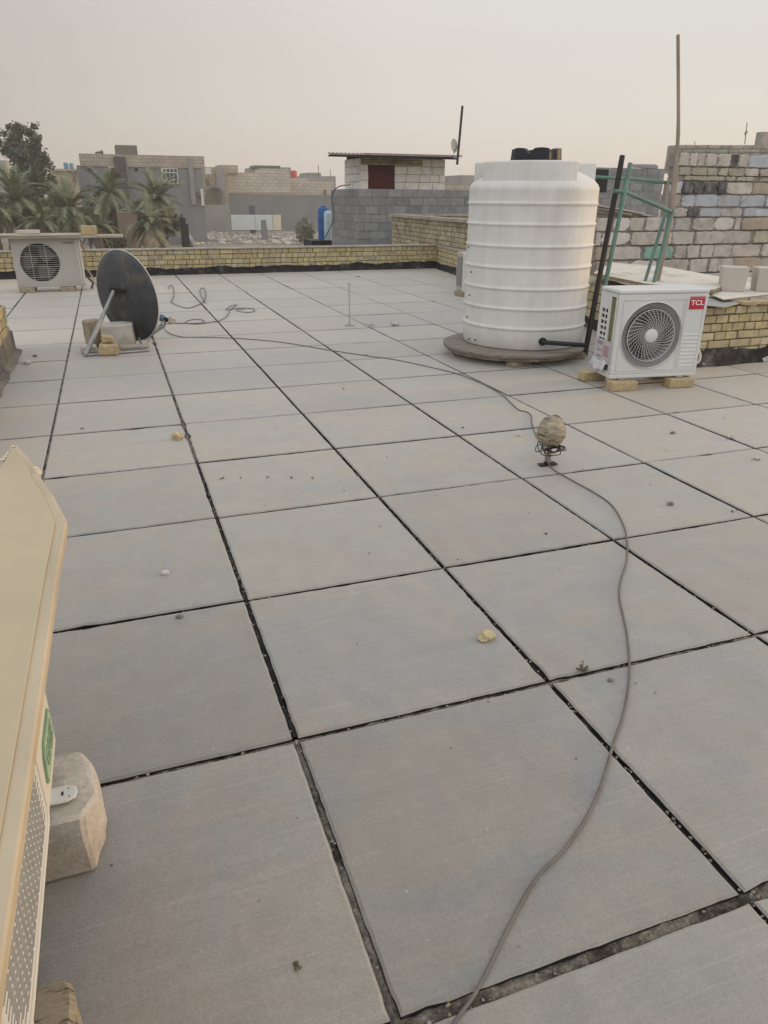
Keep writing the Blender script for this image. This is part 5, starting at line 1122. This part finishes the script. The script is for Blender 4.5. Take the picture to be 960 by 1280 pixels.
def palm(label, x, y, D, L_, n, dry=.2, seed=1, th=1., lean=0):
    rnd = random.Random(seed); c = atd(x, y, D); base = Vector((c.x + lean, c.y, GZ)); t = thing('palm_tree', label, 'palm tree', base)
    tr = MB(); h = c - base; segs = 9; pts = [h * (k / segs) for k in range(segs + 1)]; tr.tube(pts, [.3 + (.06 if k % 2 else 0) for k in range(segs + 1)], 8); tr.build('trunk', BARK, t)
    fr = MB(); fd = MB()
    for k in range(n):
        a = 2 * math.pi * k / n * 2.6 + rnd.uniform(-.2, .2); el = rnd.uniform(-.35, 1.45) if k > n * dry else rnd.uniform(-1.1, -.3)
        l = L_ * rnd.uniform(.65, 1.15); dr_ = rnd.uniform(.5, 1.7); mb = fd if k <= n * dry else fr; p = h.copy(); d = Vector((math.cos(a) * math.cos(el), math.sin(a) * math.cos(el), math.sin(el))); m_ = 12; pts = [p.copy()]
        for q in range(m_): d = (d + Vector((0, 0, (-.085 - .02 * q / 4) * dr_))).normalized(); p = p + d * (l / m_); pts.append(p.copy())
        mb.tube(pts, [.035 * (1 - .8 * q / m_) for q in range(m_ + 1)], 4)
        side = Vector((-math.sin(a), math.cos(a), 0))
        for q in range(2, m_ * 6):
            f = q / (m_ * 6); i = int(f * m_); p = pts[i].lerp(pts[i + 1], f * m_ - i); tg = (pts[i + 1] - pts[i]).normalized(); ll = L_ * .24 * math.sin(math.pi * min(1, f * .8 + .18)) * rnd.uniform(.8, 1.15) * th
            for s_ in (1, -1):
                dr = (tg * .75 + side * s_ * .75 + Vector((0, 0, rnd.uniform(-.35, .25)))).normalized(); e = p + dr * ll; w = tg * .034
                mb.add([p - w, p + w, e + Vector((0, 0, -.03))], [(0, 1, 2)])
    fr.build('fronds', PALM, t)
    if fd.v: fd.build('dry_fronds', PALMDRY, t)
    return t
palm('palm with drooping fronds at the far left below the tall tree', 20, 250, 52, 2.6, 46, .25, 1)
palm('broad green palm standing behind the plank of the old unit', 88, 262, 54, 2.7, 46, .2, 2)
palm('palm in front of the left half of the grey house', 137, 241, 60, 3.0, 48, .25, 3)
palm('palm before the window of the grey house', 196, 250, 58, 2.9, 48, .25, 4)
palm('shorter dry palm beside the brown mud hut', 188, 281, 52, 2.3, 44, .5, 5)
palm('young palm seen low between the left palms', 52, 276, 50, 2.0, 24, .2, 6)
palm('small palm rising just over the parapet near the plank end', 122, 284, 50, 1.7, 22, .2, 7)
palm('palm cut by the left picture edge', -12, 262, 50, 2.6, 30, .25, 8)
a = aty(149, 292, 63); c = aty(171, 265, 63); b = MB()
b.box(a.x, c.x, 63, 65, GZ, c.z, .05); b.tube([(a.x + .1, 63.05, c.z + .02), (a.x + .3, 63.0, c.z + .18), (c.x - .3, 63, c.z + .2), (c.x, 63.05, c.z)], .05, 5); solo(b, 'mud_hut', MUD, 'small brown mud hut among the palms', 'hut')
for k, (x0, y0, D) in enumerate(((226, 268, 62), (229.5, 272, 58), (233, 280, 54))):
    q = atd(x0, y0, D); b = MB(); b.box(q.x - .12, q.x + .12, q.y, q.y + .3, GZ, q.z); solo(b, 'dark_post', BLACK_M, ['dark fence post at the left of the rubble lot, farthest', 'dark fence post at the left of the rubble lot, middle', 'dark fence post at the left of the rubble lot, nearest'][k], 'post', 'dark posts by the rubble lot')
p0 = atz(231, 280, GZ + 1.0); p1 = atz(246, 306, GZ + 1.0); b = MB(); dq = (p1 - p0); nn_ = Vector((dq.y, -dq.x, 0)).normalized() * .3
b.hexa([Vector((p0.x, p0.y, GZ)), Vector((p1.x, p1.y, GZ)), Vector((p1.x, p1.y, GZ)) + nn_, Vector((p0.x, p0.y, GZ)) + nn_, p0, p1, p1 + nn_, p0 + nn_]); solo(b, 'low_wall', RENDER_G2, 'low grey wall running along the left side of the rubble lot', 'wall')

# ------------------------------------------------------------------ air, sky and sun
HAZE = True
if HAZE:
    hz = MB(); hz.box(-350, 350, -120, 330, GZ - 1, 14); o = hz.build('haze', None); o.data.materials.clear()
    m = bpy.data.materials.new('haze'); m.use_nodes = True; nt = m.node_tree; nt.nodes.clear(); mo = nt.nodes.new('ShaderNodeOutputMaterial'); pv_ = nt.nodes.new('ShaderNodeVolumePrincipled')
    pv_.inputs['Color'].default_value = (.86, .84, .80, 1); pv_.inputs['Density'].default_value = .0012; pv_.inputs['Anisotropy'].default_value = .2; nt.links.new(pv_.outputs[0], mo.inputs['Volume']); o.data.materials.append(m)
    tag(o, None, None, None, 'stuff')

SUN_AZ = math.atan2(.998, -.05)  # clockwise from +y
SUN_EL = R(6)
w = bpy.data.worlds.new('World'); scene.world = w; w.use_nodes = True; nt = w.node_tree; N = nt.nodes; L = nt.links; N.clear()
out = N.new('ShaderNodeOutputWorld'); sky = N.new('ShaderNodeTexSky'); sky.sky_type = 'NISHITA'; sky.sun_disc = False; sky.sun_elevation = SUN_EL; sky.sun_rotation = SUN_AZ; sky.dust_density = 1.5; sky.air_density = 1.0
b1 = N.new('ShaderNodeBackground'); b1.inputs['Strength'].default_value = .05; L.new(sky.outputs[0], b1.inputs['Color'])
tc = N.new('ShaderNodeTexCoord'); sx = N.new('ShaderNodeSeparateXYZ'); L.new(tc.outputs['Generated'], sx.inputs[0])
rp = N.new('ShaderNodeValToRGB'); L.new(sx.outputs['Z'], rp.inputs['Fac'])
e = rp.color_ramp.elements; e[0].position = 0; e[0].color = (.455, .412, .402, 1); e[1].position = 1; e[1].color = (.86, .865, .87, 1)
for pos, c in ((.06, (.46, .417, .402, 1)), (.155, (.485, .435, .402, 1)), (.2, (.51, .465, .435, 1)), (.3, (.58, .555, .53, 1)), (.45, (.76, .75, .74, 1)), (.7, (.84, .84, .84, 1))): q = e.new(pos); q.color = c
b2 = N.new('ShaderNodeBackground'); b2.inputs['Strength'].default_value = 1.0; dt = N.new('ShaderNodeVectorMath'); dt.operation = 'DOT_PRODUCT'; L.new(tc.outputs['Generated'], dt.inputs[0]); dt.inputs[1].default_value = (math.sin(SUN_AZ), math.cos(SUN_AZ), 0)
mg = N.new('ShaderNodeMapRange'); mg.inputs['From Min'].default_value = .15; mg.inputs['From Max'].default_value = .9; L.new(dt.outputs['Value'], mg.inputs['Value'])
mx = N.new('ShaderNodeMix'); mx.data_type = 'RGBA'; mx.blend_type = 'MULTIPLY'; L.new(mg.outputs['Result'], mx.inputs['Factor']); nz = N.new('ShaderNodeTexNoise'); nz.inputs['Scale'].default_value = 2.2; nz.inputs['Detail'].default_value = 4; L.new(tc.outputs['Generated'], nz.inputs['Vector'])
mz = N.new('ShaderNodeMapRange'); mz.inputs['From Min'].default_value = .3; mz.inputs['From Max'].default_value = .7; mz.inputs['To Min'].default_value = .965; mz.inputs['To Max'].default_value = 1.035; L.new(nz.outputs['Fac'], mz.inputs['Value'])
sz = N.new('ShaderNodeVectorMath'); sz.operation = 'SCALE'; L.new(rp.outputs[0], sz.inputs[0]); L.new(mz.outputs['Result'], sz.inputs['Scale']); L.new(sz.outputs[0], mx.inputs[6]); mx.inputs[7].default_value = (.90, .94, 1.0, 1)
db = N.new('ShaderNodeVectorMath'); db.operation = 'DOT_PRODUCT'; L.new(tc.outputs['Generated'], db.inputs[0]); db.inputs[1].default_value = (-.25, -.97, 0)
mb_ = N.new('ShaderNodeMapRange'); mb_.inputs['From Min'].default_value = -.1; mb_.inputs['From Max'].default_value = 1; mb_.inputs['To Min'].default_value = 1; mb_.inputs['To Max'].default_value = 1.6; L.new(db.outputs['Value'], mb_.inputs['Value'])  # extra brightness added to the unseen sky behind the camera, lifting camera-facing walls
da = N.new('ShaderNodeVectorMath'); da.operation = 'DOT_PRODUCT'; L.new(tc.outputs['Generated'], da.inputs[0]); da.inputs[1].default_value = (math.sin(.55), math.cos(.55), 0)
ma = N.new('ShaderNodeMapRange'); ma.inputs['From Min'].default_value = .8; ma.inputs['From Max'].default_value = 1; ma.inputs['To Min'].default_value = 1; ma.inputs['To Max'].default_value = 1.37; L.new(da.outputs['Value'], ma.inputs['Value'])
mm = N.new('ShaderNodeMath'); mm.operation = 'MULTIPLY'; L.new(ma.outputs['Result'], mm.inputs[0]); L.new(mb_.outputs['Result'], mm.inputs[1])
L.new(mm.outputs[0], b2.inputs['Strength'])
L.new(mx.outputs[2], b2.inputs['Color'])
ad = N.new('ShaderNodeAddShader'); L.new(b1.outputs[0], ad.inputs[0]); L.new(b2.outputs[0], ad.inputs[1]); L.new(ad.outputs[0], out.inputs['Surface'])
ld_ = bpy.data.lights.new('sun', 'SUN'); ld_.energy = 1.5; ld_.angle = R(11); ld_.color = (1, .66, .30); so = bpy.data.objects.new('sun', ld_); col.objects.link(so)
sv = Vector((math.sin(SUN_AZ) * math.cos(SUN_EL), math.cos(SUN_AZ) * math.cos(SUN_EL), math.sin(SUN_EL))); so.rotation_euler = sv.to_track_quat('Z', 'Y').to_euler(); so.location = (20, 5, 12)
vs_ = scene.view_settings; vs_.view_transform = 'Standard'; vs_.look = 'None'; vs_.exposure = 0; vs_.gamma = 1; vs_.use_curve_mapping = False
scene.cycles.max_bounces = 6; scene.cycles.volume_bounces = 1
scene.cycles.use_denoising = True
